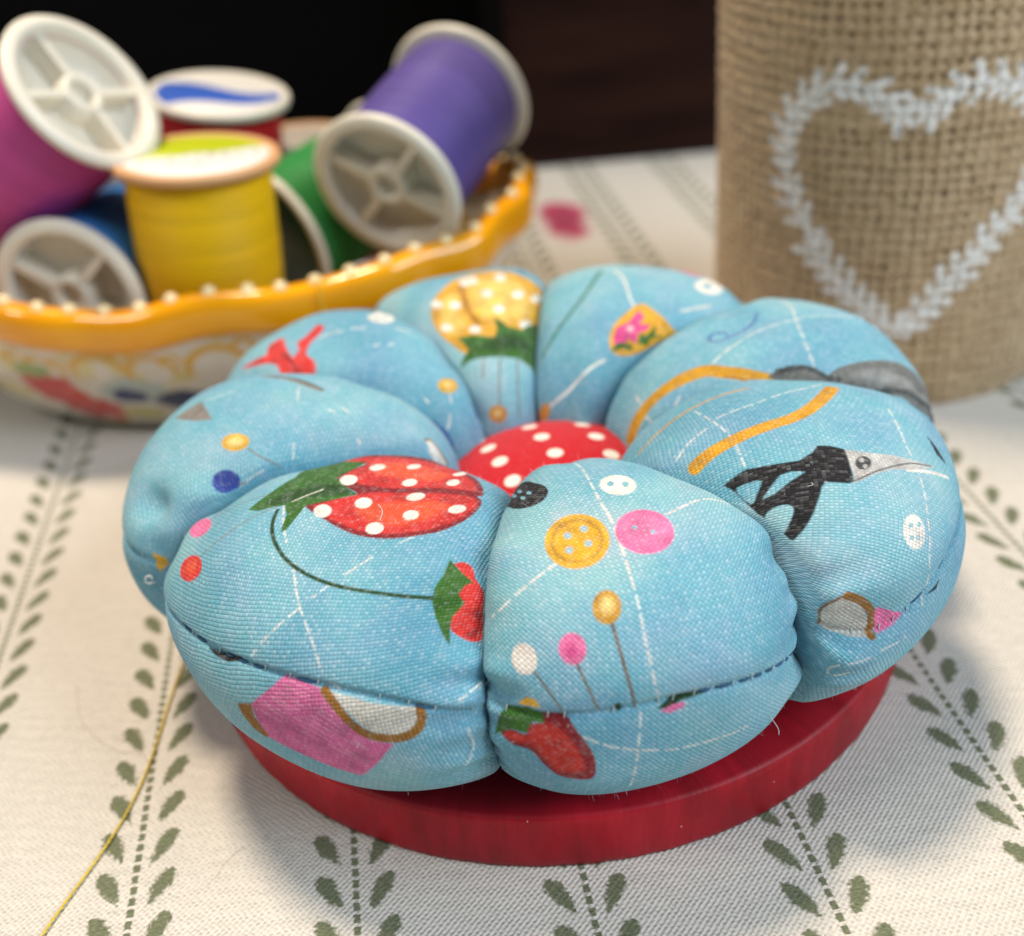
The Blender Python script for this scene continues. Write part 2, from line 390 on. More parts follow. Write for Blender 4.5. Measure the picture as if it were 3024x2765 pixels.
OPS = [
["A","l","white",1,0.018,[[0.1774,0.0123],[0.1429,0.1879],[0.1169,0.3073],[0.091,0.3804]],0.16],
["A","l","white",1,0.018,[[0.1419,0.1907],[0.1198,0.1378],[0.082,0.0632]],0.16],
["A","l","white",1,0.018,[[0.208,0.3816],[0.1845,0.3024]],0.16],
["A","l","white",1,0.018,[[0.1732,0.2661],[0.1551,0.2208]],0.16],
["A","l","white",1,0.018,[[0.2184,-0.3828],[0.1922,-0.1251]],0.16],
["A","l","white",1,0.018,[[0.2347,0.5298],[0.2272,0.482]],0.16],
["A","l","white",1,0.018,[[0.0827,0.9908],[0.0713,0.9204]],0.16],
["A","l","white",1,0.018,[[0.0277,0.939],[-0.0025,0.9475],[-0.0208,0.9181]],0.16],
["A","l","white",1,0.018,[[0.0779,0.4197],[0.0716,0.4592]],0.16],
["A","l","thread",1,0.014,[[0.1537,-0.8204],[0.1864,-0.747],[0.2164,-0.6296],[0.2384,-0.5937]],0],
["A","l","thread",1,0.014,[[0.131,-0.5492],[0.165,-0.5023],[0.1951,-0.4636],[0.2211,-0.4032],[0.2483,-0.3573]],0],
["A","p","pink",1,0.012,[[0.1519,-0.8346],[0.1547,-0.7532],[0.1517,-0.7092],[0.1452,-0.7016],[0.1373,-0.7243],[0.1298,-0.7691],[0.1246,-0.8247],[0.1221,-0.8841],[0.1217,-0.944],[0.1278,-0.9594],[0.1345,-0.9632],[0.1435,-0.9228]]],
["A","p","red",1,0.012,[[0.1276,-0.5743],[0.1291,-0.5191],[0.126,-0.4771],[0.1196,-0.4586],[0.1114,-0.4671],[0.1034,-0.4999],[0.0977,-0.5477],[0.0955,-0.6001],[0.0978,-0.643],[0.104,-0.6661],[0.1129,-0.6609],[0.1216,-0.6276]]],
["A","p","orange",1,0.05,[[0.1223,-0.5645],[0.1231,-0.5382],[0.1215,-0.5178],[0.1182,-0.5077],[0.1138,-0.5113],[0.1098,-0.5267],[0.1071,-0.5494],[0.1062,-0.5746],[0.1076,-0.5961],[0.1109,-0.6071],[0.1152,-0.6047],[0.1195,-0.5891]]],
["A","p","darkred",1,0.012,[[0.2759,-0.8094],[0.2867,-0.8135],[0.3067,-0.8513],[0.3304,-0.8005],[0.3573,-0.6827],[0.3894,-0.5599],[0.3784,0.0712],[0.3685,0.4553],[0.3424,0.6883],[0.3199,0.7836],[0.3095,0.7565],[0.3047,0.8097],[0.2891,0.8201],[0.2682,0.784],[0.2511,0.702],[0.2399,0.5885],[0.2309,0.4514],[0.2264,0.3253],[0.2245,0.1798],[0.2256,0.0427],[0.227,-0.0866],[0.2276,-0.2034],[0.2296,-0.2866],[0.2367,-0.2496],[0.2465,-0.1951],[0.259,-0.1101],[0.2604,-0.2937],[0.2638,-0.4267],[0.2785,-0.4714],[0.2994,-0.5458]]],
["A","p","red",1,0.03,[[0.2866,-0.8102],[0.3044,-0.7495],[0.3235,-0.6566],[0.3455,-0.4726],[0.3672,-0.2277],[0.3665,0.1878],[0.3472,0.536],[0.3217,0.7085],[0.3059,0.5418],[0.2962,0.3478],[0.2837,0.1104],[0.2731,-0.108],[0.2684,-0.2835],[0.2656,-0.4052],[0.2791,-0.4449],[0.2968,-0.5001]]],
["A","p","red",1,0.03,[[0.2324,-0.237],[0.2458,-0.1852],[0.2584,-0.1045],[0.2698,0.0052],[0.2808,0.2567],[0.292,0.5369],[0.3039,0.7395],[0.2915,0.7934],[0.2708,0.7586],[0.2534,0.6764],[0.2431,0.5597],[0.235,0.4164],[0.231,0.3009],[0.2296,0.1569],[0.2301,0.0292],[0.2301,-0.1135]]],
["A","p","orange",1,0.09,[[0.2504,0.0109],[0.2666,0.244],[0.2776,0.6007],[0.2591,0.5842],[0.2437,0.4055],[0.2417,0.1778]]],
["A","p","orange",1,0.08,[[0.3055,-0.4732],[0.3322,-0.2334],[0.3395,0.2507],[0.3113,0.301],[0.2987,-0.0271],[0.2898,-0.2433]]],
["A","p","white",1,0.012,[[0.3073,-0.3413],[0.3039,-0.3067],[0.2996,-0.2922],[0.2957,-0.2985],[0.2928,-0.3203],[0.2918,-0.3534],[0.2929,-0.39],[0.2958,-0.4217],[0.3,-0.4407],[0.3044,-0.4427],[0.3077,-0.4216],[0.3086,-0.384]]],
["A","p","white",1,0.012,[[0.3377,-0.1474],[0.3332,-0.1084],[0.328,-0.0883],[0.3232,-0.089],[0.3201,-0.1086],[0.319,-0.1383],[0.3203,-0.1707],[0.3238,-0.2008],[0.3288,-0.2228],[0.3342,-0.2318],[0.3384,-0.2225],[0.3398,-0.1914]]],
["A","p","white",1,0.012,[[0.2735,-0.2881],[0.2704,-0.2572],[0.2665,-0.2455],[0.2631,-0.255],[0.2611,-0.2828],[0.2604,-0.3187],[0.2617,-0.3587],[0.2644,-0.39],[0.2683,-0.408],[0.2718,-0.4002],[0.2744,-0.3733],[0.2751,-0.3316]]],
["A","p","white",1,0.012,[[0.301,0.1593],[0.2974,0.1794],[0.2936,0.1809],[0.2906,0.164],[0.2889,0.1349],[0.289,0.1013],[0.2908,0.0722],[0.2939,0.0524],[0.2977,0.0481],[0.3013,0.0614],[0.3033,0.09],[0.3033,0.126]]],
["A","p","white",1,0.012,[[0.3276,0.4838],[0.3222,0.5045],[0.3166,0.5075],[0.3121,0.4943],[0.3097,0.4711],[0.3097,0.4422],[0.3122,0.4158],[0.3168,0.3964],[0.3221,0.3907],[0.3273,0.399],[0.3306,0.4209],[0.3308,0.4526]]],
["A","p","white",1,0.012,[[0.2814,0.3787],[0.278,0.3895],[0.2745,0.3804],[0.2717,0.3557],[0.2704,0.3209],[0.2706,0.2858],[0.2724,0.2585],[0.2754,0.247],[0.2789,0.2539],[0.282,0.2784],[0.2837,0.3145],[0.2835,0.3514]]],
["A","p","white",1,0.012,[[0.2582,0.0498],[0.2554,0.0685],[0.2525,0.0706],[0.2504,0.0553],[0.2497,0.0263],[0.2497,-0.0054],[0.2505,-0.0325],[0.2528,-0.0524],[0.2557,-0.057],[0.2584,-0.0439],[0.2599,-0.016],[0.2598,0.0188]]],
["A","p","white",1,0.012,[[0.2379,-0.1155],[0.235,-0.0945],[0.2314,-0.0887],[0.2283,-0.1002],[0.2264,-0.1244],[0.2263,-0.1558],[0.2279,-0.1857],[0.231,-0.2088],[0.2344,-0.2165],[0.2376,-0.2078],[0.2394,-0.1814],[0.2396,-0.1483]]],
["A","p","white",1,0.012,[[0.2818,0.7364],[0.2782,0.7397],[0.274,0.7285],[0.2703,0.7055],[0.2681,0.6777],[0.2678,0.6521],[0.2693,0.6345],[0.2724,0.6302],[0.2762,0.6403],[0.2801,0.6629],[0.2827,0.6918],[0.2834,0.7187]]],
["A","p","white",1,0.012,[[0.2567,0.4654],[0.2541,0.474],[0.2517,0.4681],[0.2503,0.4483],[0.2497,0.4219],[0.2503,0.3929],[0.2517,0.3706],[0.254,0.3601],[0.2566,0.3649],[0.2586,0.3846],[0.2594,0.4136],[0.2587,0.4432]]],
["A","p","white",1,0.012,[[0.239,0.3097],[0.2358,0.3226],[0.2325,0.3183],[0.2303,0.2988],[0.2293,0.2709],[0.2301,0.2399],[0.2324,0.2136],[0.2357,0.1989],[0.2389,0.2005],[0.2412,0.2193],[0.2422,0.249],[0.2412,0.2835]]],
["A","p","white",1,0.012,[[0.3841,0.2178],[0.3715,0.2999],[0.3589,0.347],[0.3492,0.3587],[0.343,0.3484],[0.3404,0.3281],[0.3417,0.3041],[0.3462,0.2835],[0.3543,0.262],[0.3652,0.2358],[0.3805,0.1756],[0.3835,0.199]]],
["A","p","white",1,0.012,[[0.2985,-0.8344],[0.2974,-0.8283],[0.2948,-0.82],[0.2917,-0.8183],[0.2886,-0.8125],[0.2866,-0.812],[0.2859,-0.8117],[0.2867,-0.8135],[0.2892,-0.8165],[0.2922,-0.8224],[0.2954,-0.8306],[0.2979,-0.8343]]],
["A","p","green",0,0.012,[[0.195,-0.5703],[0.2184,-0.6191],[0.2384,-0.6938],[0.2451,-0.7144],[0.2558,-0.8699],[0.2709,-0.8172],[0.2854,-0.8071],[0.2998,-0.5433],[0.2804,-0.4657],[0.2638,-0.4267],[0.2604,-0.2892],[0.2592,-0.1032],[0.2464,-0.1924],[0.2364,-0.2456],[0.2296,-0.2789],[0.2172,-0.2342],[0.2012,-0.1967],[0.1973,-0.2109],[0.2134,-0.3001],[0.2194,-0.3871],[0.2124,-0.4379],[0.2017,-0.4835]]],
["A","p","dgreen",1,0.05,[[0.2111,-0.5245],[0.2318,-0.503],[0.2491,-0.4404],[0.2583,-0.2928],[0.2578,-0.1482],[0.2464,-0.2443],[0.2314,-0.3682],[0.2161,-0.4265]]],
["A","l","white",1,0.012,[[0.2261,-0.3835],[0.2376,-0.3683],[0.2485,-0.3485]],0],
["A","l","dgreen",1,0.034,[[0.2124,-0.3849],[0.2023,-0.3246],[0.1922,-0.2416],[0.1842,-0.1452],[0.1771,-0.0261],[0.1731,0.1027],[0.1716,0.2379],[0.1725,0.3674],[0.1746,0.4977],[0.1764,0.6234],[0.1795,0.7675]],0],
["A","p","red",1,0.012,[[0.2189,0.815],[0.2253,0.8623],[0.2219,0.9116],[0.21,0.9378],[0.1999,0.9758],[0.1921,0.9911],[0.1707,0.9911],[0.1527,0.9911],[0.137,0.9881],[0.1351,0.9514],[0.1392,0.9125],[0.1482,0.8626],[0.1605,0.8532],[0.1771,0.8872],[0.1862,0.8603],[0.1969,0.8751],[0.2134,0.855]]],
["A","p","darkred",1,0.05,[[0.1716,0.9528],[0.1705,0.9907],[0.1491,0.9909],[0.1385,0.9505],[0.1441,0.9199],[0.1549,0.9648]]],
["A","p","green",0,0.012,[[0.223,0.7884],[0.2134,0.855],[0.203,0.9357],[0.1981,0.9026],[0.1867,0.8774],[0.1791,0.9107],[0.1629,0.8621],[0.1526,0.8575],[0.131,0.8664],[0.1416,0.8343],[0.1588,0.7931],[0.1756,0.7622],[0.1903,0.759],[0.2039,0.7822]]],
["A","p","black",0,0.012,[[0.0578,-0.2284],[0.0616,-0.151],[0.0747,0.0091],[0.0664,-0.0131],[0.06,-0.0658],[0.0573,-0.1446]]],
["A","p","pink2",0,0.012,[[0.0738,0.2223],[0.0707,0.3739],[0.0542,0.4365],[0.033,0.5196],[0.0213,0.5896],[0.0192,0.6741],[-0.0088,0.5893],[-0.0348,0.5119],[-0.0296,0.4285],[-0.0178,0.2865],[-0.0065,0.1342],[0.0108,0.0965],[0.0284,0.0809],[0.0595,0.1837]]],
["A","l","lpink2",1,0.012,[[0.0254,0.1062],[0.0137,0.3263],[-0.0064,0.5303]],0.35],
["A","l","lpink2",1,0.012,[[0.0333,0.1459],[0.0191,0.3459],[-0.0032,0.5222]],0.35],
["A","l","lpink2",1,0.012,[[0.0367,0.1419],[0.0245,0.3643],[-0.0006,0.5141]],0.35],
["A","l","lpink2",1,0.012,[[0.0439,0.1784],[0.0297,0.3822],[0.005,0.5784]],0.35],
["A","l","lpink2",1,0.012,[[0.047,0.173],[0.0349,0.4],[0.0079,0.5701]],0.35],
["A","l","lpink2",1,0.012,[[0.0536,0.2076],[0.0399,0.417],[0.0109,0.5616]],0.35],
["A","l","lpink2",1,0.012,[[0.0566,0.2015],[0.0446,0.4329],[0.0168,0.6234]],0.35],
["A","l","lpink2",1,0.012,[[0.0627,0.2335],[0.0491,0.4485],[0.0197,0.6144]],0.35],
["A","l","lpink2",1,0.012,[[0.0655,0.2269],[0.0535,0.4634],[0.0229,0.6059]],0.35],
["A","l","lpink2",1,0.012,[[0.0703,0.2535],[0.0574,0.4771],[0.0277,0.6643]],0.35],
["A","p","brown",0,0.012,[[0.0192,-0.0009],[0.0282,0.0792],[0.0127,0.086],[-0.0045,0.1367],[-0.0095,0.1187],[-0.0023,0.0548],[0.0076,0.0177]]],
["A","p","mesh",0,0.012,[[0.0703,0.3849],[0.0678,0.5129],[0.0643,0.5894],[0.0618,0.7748],[0.0432,0.768],[0.0298,0.7074],[0.0276,0.6457],[0.0353,0.5663],[0.0499,0.5126],[0.0621,0.4421]]],
["A","l","brown",1,0.075,[[0.0695,0.4015],[0.0575,0.4498],[0.0424,0.5028],[0.0292,0.5646],[0.0256,0.6452],[0.0284,0.7156],[0.0377,0.7634],[0.0503,0.7769],[0.0614,0.7707]],0],
["H","l","white",1,0.018,[[0.2644,-0.2427],[0.2678,0.14]],0.1],
["H","l","white",1,0.018,[[0.261,0.8398],[0.2578,0.9599]],0.1],
["H","l","white",1,0.018,[[0.3065,0.3736],[0.3111,0.458]],0.1],
["H","l","white",1,0.018,[[0.2938,0.4341],[0.2987,0.4553]],0.1],
["H","l","white",1,0.018,[[0.3185,0.8709],[0.3207,0.9145]],0.1],
["H","l","white",1,0.018,[[0.2131,-0.2467],[0.1871,-0.1959]],0.1],
["H","l","white",1,0.018,[[0.2321,0.9911],[0.1994,0.9911]],0.1],
["H","p","grey",0,0.012,[[0.1494,-0.0951],[0.1655,-0.1658],[0.1775,-0.2262],[0.1937,0.0511],[0.2017,0.2537],[0.1857,0.1916],[0.1704,0.0866]]],
["H","p","grey",0,0.012,[[0.2194,-0.6001],[0.2407,-0.5835],[0.2549,-0.5032],[0.2711,-0.3779],[0.2885,-0.1471],[0.2845,-0.1024],[0.2684,-0.2826],[0.2494,-0.4559]]],
["H","l","dgrey",1,0.02,[[0.2349,-0.5683],[0.2551,-0.4899],[0.2713,-0.3635],[0.2871,-0.1647]],0],
["H","p","yellow",1,0.012,[[0.2304,0.6838],[0.2281,0.7285],[0.2231,0.747],[0.2166,0.7365],[0.2108,0.704],[0.2071,0.6561],[0.2064,0.6044],[0.2091,0.561],[0.2137,0.5388],[0.2202,0.5451],[0.2258,0.5781],[0.2298,0.6291]]],
["H","p","lyellow",1,0.05,[[0.2258,0.6632],[0.2244,0.6873],[0.2215,0.6975],[0.2177,0.6924],[0.2144,0.6737],[0.2121,0.6463],[0.2117,0.6167],[0.2131,0.5933],[0.216,0.5817],[0.2197,0.5856],[0.2231,0.6046],[0.2251,0.6329]]],
["H","l","thread",1,0.014,[[0.2271,0.7601],[0.2374,0.9198],[0.2474,0.9911]],0],
["H","p","navy",1,0.012,[[0.2052,0.9724],[0.1991,0.9907],[0.191,0.9908],[0.1827,0.9907],[0.1778,0.9753],[0.1769,0.9419],[0.1795,0.8985],[0.1849,0.8607],[0.192,0.8443],[0.1992,0.8564],[0.2049,0.8931],[0.2072,0.9386]]],
["H","l","thread",1,0.014,[[0.2025,0.9848],[0.2094,0.9911]],0],
["H","p","yellow",0,0.012,[[0.051,0.923],[0.047,0.9849],[0.0314,0.9859],[0.0235,0.9665],[0.0368,0.9339]]],
["H","p","white",0,0.012,[[0.4009,0.6142],[0.4105,0.4582],[0.4252,0.6476],[0.4466,0.8216],[0.4247,0.9457],[0.4104,0.8548]]],
["H","l","brown",1,0.03,[[0.4019,0.6165],[0.412,0.4705],[0.4272,0.6561],[0.4457,0.794]],0],
["G","l","white",1,0.02,[[0.2345,0.3438],[0.2498,0.1293]],0],
["G","l","white",1,0.02,[[0.2544,0.0489],[0.2634,-0.065]],0],
["G","l","white",1,0.02,[[0.2831,-0.4066],[0.2945,-0.5836]],0],
["G","l","white",1,0.02,[[0.4005,0.0023],[0.4099,0.1512]],0],
["G","l","white",1,0.02,[[0.4205,0.4671],[0.4326,0.7449]],0],
["G","l","white",1,0.02,[[0.2913,0.2155],[0.2931,0.1336]],0],
["G","l","white",1,0.02,[[0.3018,0.0447],[0.3045,-0.0293]],0],
["G","l","white",1,0.02,[[0.2941,0.9911],[0.3015,0.9911]],0],
["G","l","white",1,0.02,[[0.3818,0.6752],[0.3885,0.6963]],0],
["G","p","white",1,0.012,[[0.2543,-0.7212],[0.2646,-0.5803],[0.2681,-0.4459],[0.2663,-0.342],[0.2609,-0.2873],[0.2546,-0.2897],[0.2493,-0.3465],[0.2434,-0.4517],[0.2364,-0.5926],[0.2063,-0.8385],[0.2342,-0.7965],[0.2406,-0.8225]]],
["G","p","blue",1,0.012,[[0.2546,-0.4849],[0.256,-0.4602],[0.2567,-0.4342],[0.2566,-0.4126],[0.2556,-0.403],[0.2542,-0.4054],[0.2527,-0.4201],[0.2514,-0.4442],[0.2507,-0.4712],[0.2507,-0.4936],[0.2514,-0.5047],[0.2528,-0.5021]]],
["G","p","blue",1,0.012,[[0.255,-0.5964],[0.257,-0.5678],[0.2581,-0.5382],[0.2583,-0.5142],[0.2574,-0.5014],[0.256,-0.5024],[0.2541,-0.5204],[0.2524,-0.5472],[0.2513,-0.5775],[0.251,-0.6032],[0.2516,-0.6169],[0.253,-0.6143]]],
["G","p","red",0,0.012,[[0.1349,0.7612],[0.1599,0.7203],[0.1823,0.6841],[0.176,0.5337],[0.1827,0.4255],[0.1902,0.4102],[0.2104,0.6348],[0.225,0.7729],[0.2262,0.6304],[0.2152,0.4901],[0.2188,0.3638],[0.2179,0.1857],[0.2175,0.1129],[0.2282,0.1252],[0.2311,0.2063],[0.2311,0.4157],[0.2334,0.5772],[0.2379,0.6996],[0.2504,0.8051],[0.2544,0.9205],[0.2543,0.9756],[0.2127,0.947],[0.2052,0.8414],[0.1904,0.8027],[0.1661,0.7879]]],
["G","l","darkred",1,0.03,[[0.2054,0.6859],[0.2266,0.8317],[0.2359,0.9674]],0],
["G","p","yellow",1,0.012,[[0.3952,-0.4605],[0.3991,-0.3129],[0.3992,-0.1332],[0.3965,0.0556],[0.3919,0.187],[0.3864,0.2121],[0.3812,0.1333],[0.3785,-0.0179],[0.3779,-0.1933],[0.3805,-0.3471],[0.3845,-0.4696],[0.3899,-0.5184]]],
["G","p","lyellow",1,0.05,[[0.3912,-0.309],[0.3925,-0.2516],[0.3925,-0.1778],[0.3912,-0.1045],[0.3892,-0.0513],[0.3872,-0.0354],[0.3852,-0.0621],[0.3839,-0.1205],[0.3839,-0.1936],[0.3845,-0.265],[0.3865,-0.3158],[0.3892,-0.3296]]],
["G","p","navy",0,0.012,[[0.4159,-0.7341],[0.4307,-0.8784],[0.4536,-0.8843],[0.4412,-0.6252]]],
["G","p","navy",1,0.012,[[0.4048,0.9022],[0.4259,0.8165],[0.4592,0.8455],[0.4835,0.9824],[0.4562,0.9911],[0.4276,0.9911]]],
["F","p","mustard",1,0.012,[[0.2657,0.7435],[0.2498,0.5688],[0.2373,0.3277],[0.2117,0.0399],[0.1924,-0.2055],[0.1987,-0.4384],[0.2091,-0.6742],[0.2132,-0.8637],[0.2168,-0.9911],[0.2534,-0.9911],[0.2868,-0.9911],[0.3072,-0.9854],[0.3558,-0.3762],[0.3582,0.2002],[0.3515,0.6651],[0.3291,0.7871],[0.2947,0.8286]]],
["F","p","lyellow2",1,0.14,[[0.2341,-0.0522],[0.2243,-0.362],[0.2361,-0.6718],[0.2568,-0.8242],[0.2973,-0.8002],[0.3231,-0.3604],[0.3072,-0.0097],[0.2771,0.0677]]],
["F","p","lyellow2",1,0.1,[[0.2616,0.5398],[0.254,0.28],[0.2869,0.3672],[0.3165,0.4465],[0.313,0.7016],[0.287,0.7227]]],
["F","l","brown2",1,0.07,[[0.2305,0.0769],[0.2614,0.1734],[0.2911,0.2292],[0.313,0.1708]],0],
["F","l","brown2",1,0.05,[[0.2193,-0.9072],[0.2482,-0.9906],[0.2883,-0.9905]],0],
["F","p","white",1,0.025,[[0.2303,-0.1409],[0.2363,-0.1168],[0.2399,-0.0785],[0.2406,-0.035],[0.2384,-0.0],[0.2338,0.0166],[0.2268,0.009],[0.219,-0.0189],[0.2129,-0.0583],[0.2116,-0.0981],[0.2157,-0.1284],[0.2229,-0.144]]],
["F","p","white",1,0.025,[[0.2281,-0.522],[0.2345,-0.5078],[0.2388,-0.4748],[0.2401,-0.4327],[0.2384,-0.3939],[0.2336,-0.3707],[0.2268,-0.3681],[0.2198,-0.3856],[0.2145,-0.4182],[0.2131,-0.4561],[0.2158,-0.4917],[0.2213,-0.5159]]],
["F","p","white",1,0.025,[[0.2644,-0.2825],[0.2686,-0.2605],[0.2709,-0.22],[0.271,-0.1712],[0.269,-0.1289],[0.2654,-0.1047],[0.261,-0.1063],[0.257,-0.1298],[0.2546,-0.1703],[0.2543,-0.2154],[0.2563,-0.2546],[0.2599,-0.2797]]],
["F","p","white",1,0.025,[[0.2556,-0.7588],[0.2606,-0.7469],[0.2656,-0.7148],[0.2695,-0.6694],[0.2708,-0.6229],[0.269,-0.5902],[0.2654,-0.5808],[0.2606,-0.5957],[0.2563,-0.6302],[0.2532,-0.6737],[0.2519,-0.7159],[0.2526,-0.7468]]],
["F","p","white",1,0.025,[[0.2788,0.2938],[0.2817,0.3241],[0.2826,0.3691],[0.2815,0.415],[0.2784,0.45],[0.2744,0.4638],[0.2708,0.455],[0.2684,0.4266],[0.2677,0.3859],[0.2688,0.3425],[0.2713,0.3056],[0.2751,0.2881]]],
["F","p","white",1,0.025,[[0.2641,0.5219],[0.266,0.5494],[0.2658,0.5858],[0.2633,0.6205],[0.2595,0.6439],[0.2554,0.6505],[0.2524,0.6394],[0.251,0.6141],[0.2512,0.5806],[0.2531,0.5469],[0.2565,0.5218],[0.2605,0.5126]]],
["F","p","white",1,0.025,[[0.2966,-0.4241],[0.3004,-0.402],[0.303,-0.3566],[0.3034,-0.2992],[0.3018,-0.247],[0.2988,-0.2147],[0.2951,-0.2107],[0.2917,-0.2345],[0.2895,-0.2791],[0.2891,-0.3324],[0.2903,-0.3823],[0.2931,-0.4153]]],
["F","p","white",1,0.025,[[0.227,-0.9906],[0.2334,-0.9884],[0.2449,-0.9692],[0.2529,-0.9377],[0.2574,-0.9008],[0.2581,-0.8702],[0.2555,-0.8583],[0.2508,-0.8655],[0.2446,-0.891],[0.2367,-0.9246],[0.2298,-0.9587],[0.2257,-0.9831]]],
["F","p","white",1,0.025,[[0.3252,0.1572],[0.3281,0.1912],[0.3298,0.248],[0.3292,0.3121],[0.3272,0.3654],[0.3238,0.392],[0.3205,0.3875],[0.318,0.3544],[0.3171,0.3016],[0.3171,0.2403],[0.3191,0.1886],[0.3219,0.1571]]],
["F","p","white",1,0.025,[[0.3024,-0.8827],[0.3079,-0.8715],[0.3148,-0.8365],[0.3201,-0.7823],[0.3224,-0.7255],[0.3218,-0.6826],[0.319,-0.6688],[0.3147,-0.6869],[0.3099,-0.7286],[0.3049,-0.7826],[0.3014,-0.8322],[0.3001,-0.8679]]],
["F","p","white",1,0.025,[[0.3048,0.6287],[0.3064,0.6578],[0.3058,0.698],[0.3029,0.7374],[0.2986,0.7645],[0.2943,0.7739],[0.2911,0.7638],[0.2897,0.7373],[0.2906,0.7009],[0.2933,0.663],[0.2973,0.6338],[0.3014,0.6198]]],
["F","p","white",1,0.025,[[0.2341,-0.0434],[0.2395,-0.0177],[0.2429,0.0226],[0.2438,0.0673],[0.2419,0.1029],[0.2376,0.1176],[0.2315,0.1091],[0.2246,0.0792],[0.2191,0.0379],[0.2176,-0.0033],[0.2209,-0.0345],[0.2272,-0.0495]]],
["F","p","green",0,0.012,[[0.3244,0.6592],[0.3318,0.3537],[0.3412,-0.0804],[0.3271,-0.1945],[0.3095,-0.1747],[0.3279,-0.4433],[0.3274,-0.7171],[0.2883,-0.9905],[0.3355,-0.9911],[0.3873,-0.9907],[0.3806,-0.9059],[0.3738,-0.5646],[0.3711,-0.0878],[0.3672,0.3823],[0.3619,0.6991],[0.3619,0.9184],[0.353,0.7972],[0.3484,0.5993]]],
["F","p","dgreen",1,0.06,[[0.3452,0.1246],[0.3365,-0.6651],[0.3508,-0.8957],[0.3625,-0.3579],[0.3565,0.3067]]],
["F","l","thread",1,0.018,[[0.3738,-0.0735],[0.4352,0.3116]],0],
["F","l","thread",1,0.018,[[0.3752,-0.5498],[0.4559,-0.4069]],0],
["F","l","thread",1,0.018,[[0.3705,0.3762],[0.3919,0.5784]],0],
["F","p","orange2",1,0.012,[[0.4499,0.102],[0.4552,0.1823],[0.4586,0.334],[0.4586,0.5136],[0.4552,0.6653],[0.4492,0.745],[0.4426,0.7452],[0.4372,0.6744],[0.4346,0.5427],[0.4352,0.3782],[0.4386,0.2244],[0.4439,0.1198]]],
["F","p","lyellow",1,0.05,[[0.4466,0.2981],[0.4489,0.3293],[0.4499,0.3917],[0.4499,0.4668],[0.4486,0.5317],[0.4459,0.5717],[0.4434,0.5754],[0.4412,0.5429],[0.4406,0.4828],[0.4406,0.4117],[0.4419,0.3469],[0.4446,0.3027]]],
["E","l","teal",1,0.05,[[0.2233,0.3849],[0.2899,0.3734],[0.3458,0.6183],[0.374,0.7999]],0],
["E","l","white",1,0.026,[[0.2198,0.2614],[0.2717,-0.2089],[0.2863,-0.4288]],0],
["E","l","white",1,0.03,[[0.3725,-0.6428],[0.4239,-0.0909],[0.4519,0.5047]],0],
["E","l","white",1,0.026,[[0.2576,-0.8271],[0.2245,-0.8891]],0],
["E","p","mustard",1,0.012,[[0.3446,-0.4884],[0.3249,-0.3908],[0.2947,-0.3855],[0.2761,-0.4316],[0.2788,-0.692],[0.2817,-0.934],[0.2781,-0.9911],[0.2985,-0.9909],[0.3193,-0.9688],[0.3409,-0.9198],[0.3545,-0.8117],[0.3562,-0.6441]]],
["E","p","magenta",1,0.012,[[0.3445,-0.5763],[0.3258,-0.459],[0.3091,-0.5251],[0.2897,-0.4868],[0.2937,-0.6214],[0.3045,-0.6691],[0.2991,-0.7725],[0.3082,-0.8054],[0.3161,-0.7607],[0.3291,-0.8464],[0.3292,-0.7291],[0.3385,-0.7412],[0.3458,-0.6631]]],
["E","p","white",1,0.05,[[0.3151,-0.659],[0.3168,-0.6698],[0.3188,-0.6695],[0.3204,-0.6573],[0.3211,-0.6367],[0.3205,-0.611],[0.3192,-0.5905],[0.3173,-0.5789],[0.3154,-0.5792],[0.3139,-0.5915],[0.3132,-0.613],[0.3138,-0.6381]]],
["E","p","green",0,0.012,[[0.327,-0.8645],[0.3146,-0.7771],[0.3119,-0.8643],[0.2954,-0.844],[0.3033,-0.9232],[0.2973,-0.9874],[0.3103,-0.9207],[0.3201,-0.9434]]],
["E","p","green",0,0.012,[[0.3562,-0.6441],[0.3438,-0.6454],[0.3385,-0.7],[0.3337,-0.8343],[0.3397,-0.8809],[0.345,-0.763],[0.3552,-0.6909]]],
["E","p","orange2",1,0.012,[[0.4612,0.4964],[0.4679,0.5675],[0.4719,0.6721],[0.4739,0.7851],[0.4712,0.8613],[0.4652,0.8921],[0.4579,0.8679],[0.4517,0.7986],[0.4479,0.7028],[0.4472,0.6026],[0.4499,0.5209],[0.4547,0.4817]]],
["E","p","white",1,0.02,[[0.1649,-0.7118],[0.1856,-0.771],[0.2012,-0.7843],[0.212,-0.758],[0.2168,-0.7011],[0.2155,-0.6324],[0.2085,-0.5746],[0.1966,-0.5405],[0.1801,-0.5314],[0.1547,-0.5254],[0.1501,-0.5828],[0.1467,-0.631]]],
["E","p","blue",1,0.012,[[0.1883,-0.6791],[0.1931,-0.6921],[0.198,-0.694],[0.2019,-0.6828],[0.2039,-0.6629],[0.2037,-0.6405],[0.2012,-0.6207],[0.1972,-0.6099],[0.1924,-0.6098],[0.188,-0.6199],[0.1851,-0.6368],[0.1854,-0.6592]]],
["E","p","magenta",0,0.012,[[0.1771,-0.1975],[0.1633,-0.3367],[0.1555,-0.4969],[0.1818,-0.4252]]],
["D","l","white",1,0.023,[[0.1937,0.6356],[0.2264,-0.0158],[0.2364,-0.5026],[0.2338,-0.8388]],0.16],
["D","l","white",1,0.023,[[0.3145,-0.5562],[0.2838,-0.3184],[0.2596,-0.1545],[0.2411,-0.0826],[0.2195,-0.0505],[0.1899,-0.0665],[0.1605,-0.0576]],0.16],
["D","l","white",1,0.023,[[0.4072,-0.0824],[0.4079,-0.474]],0.16],
["D","l","white",1,0.023,[[0.4129,-0.6962],[0.4102,-0.9288]],0.16],
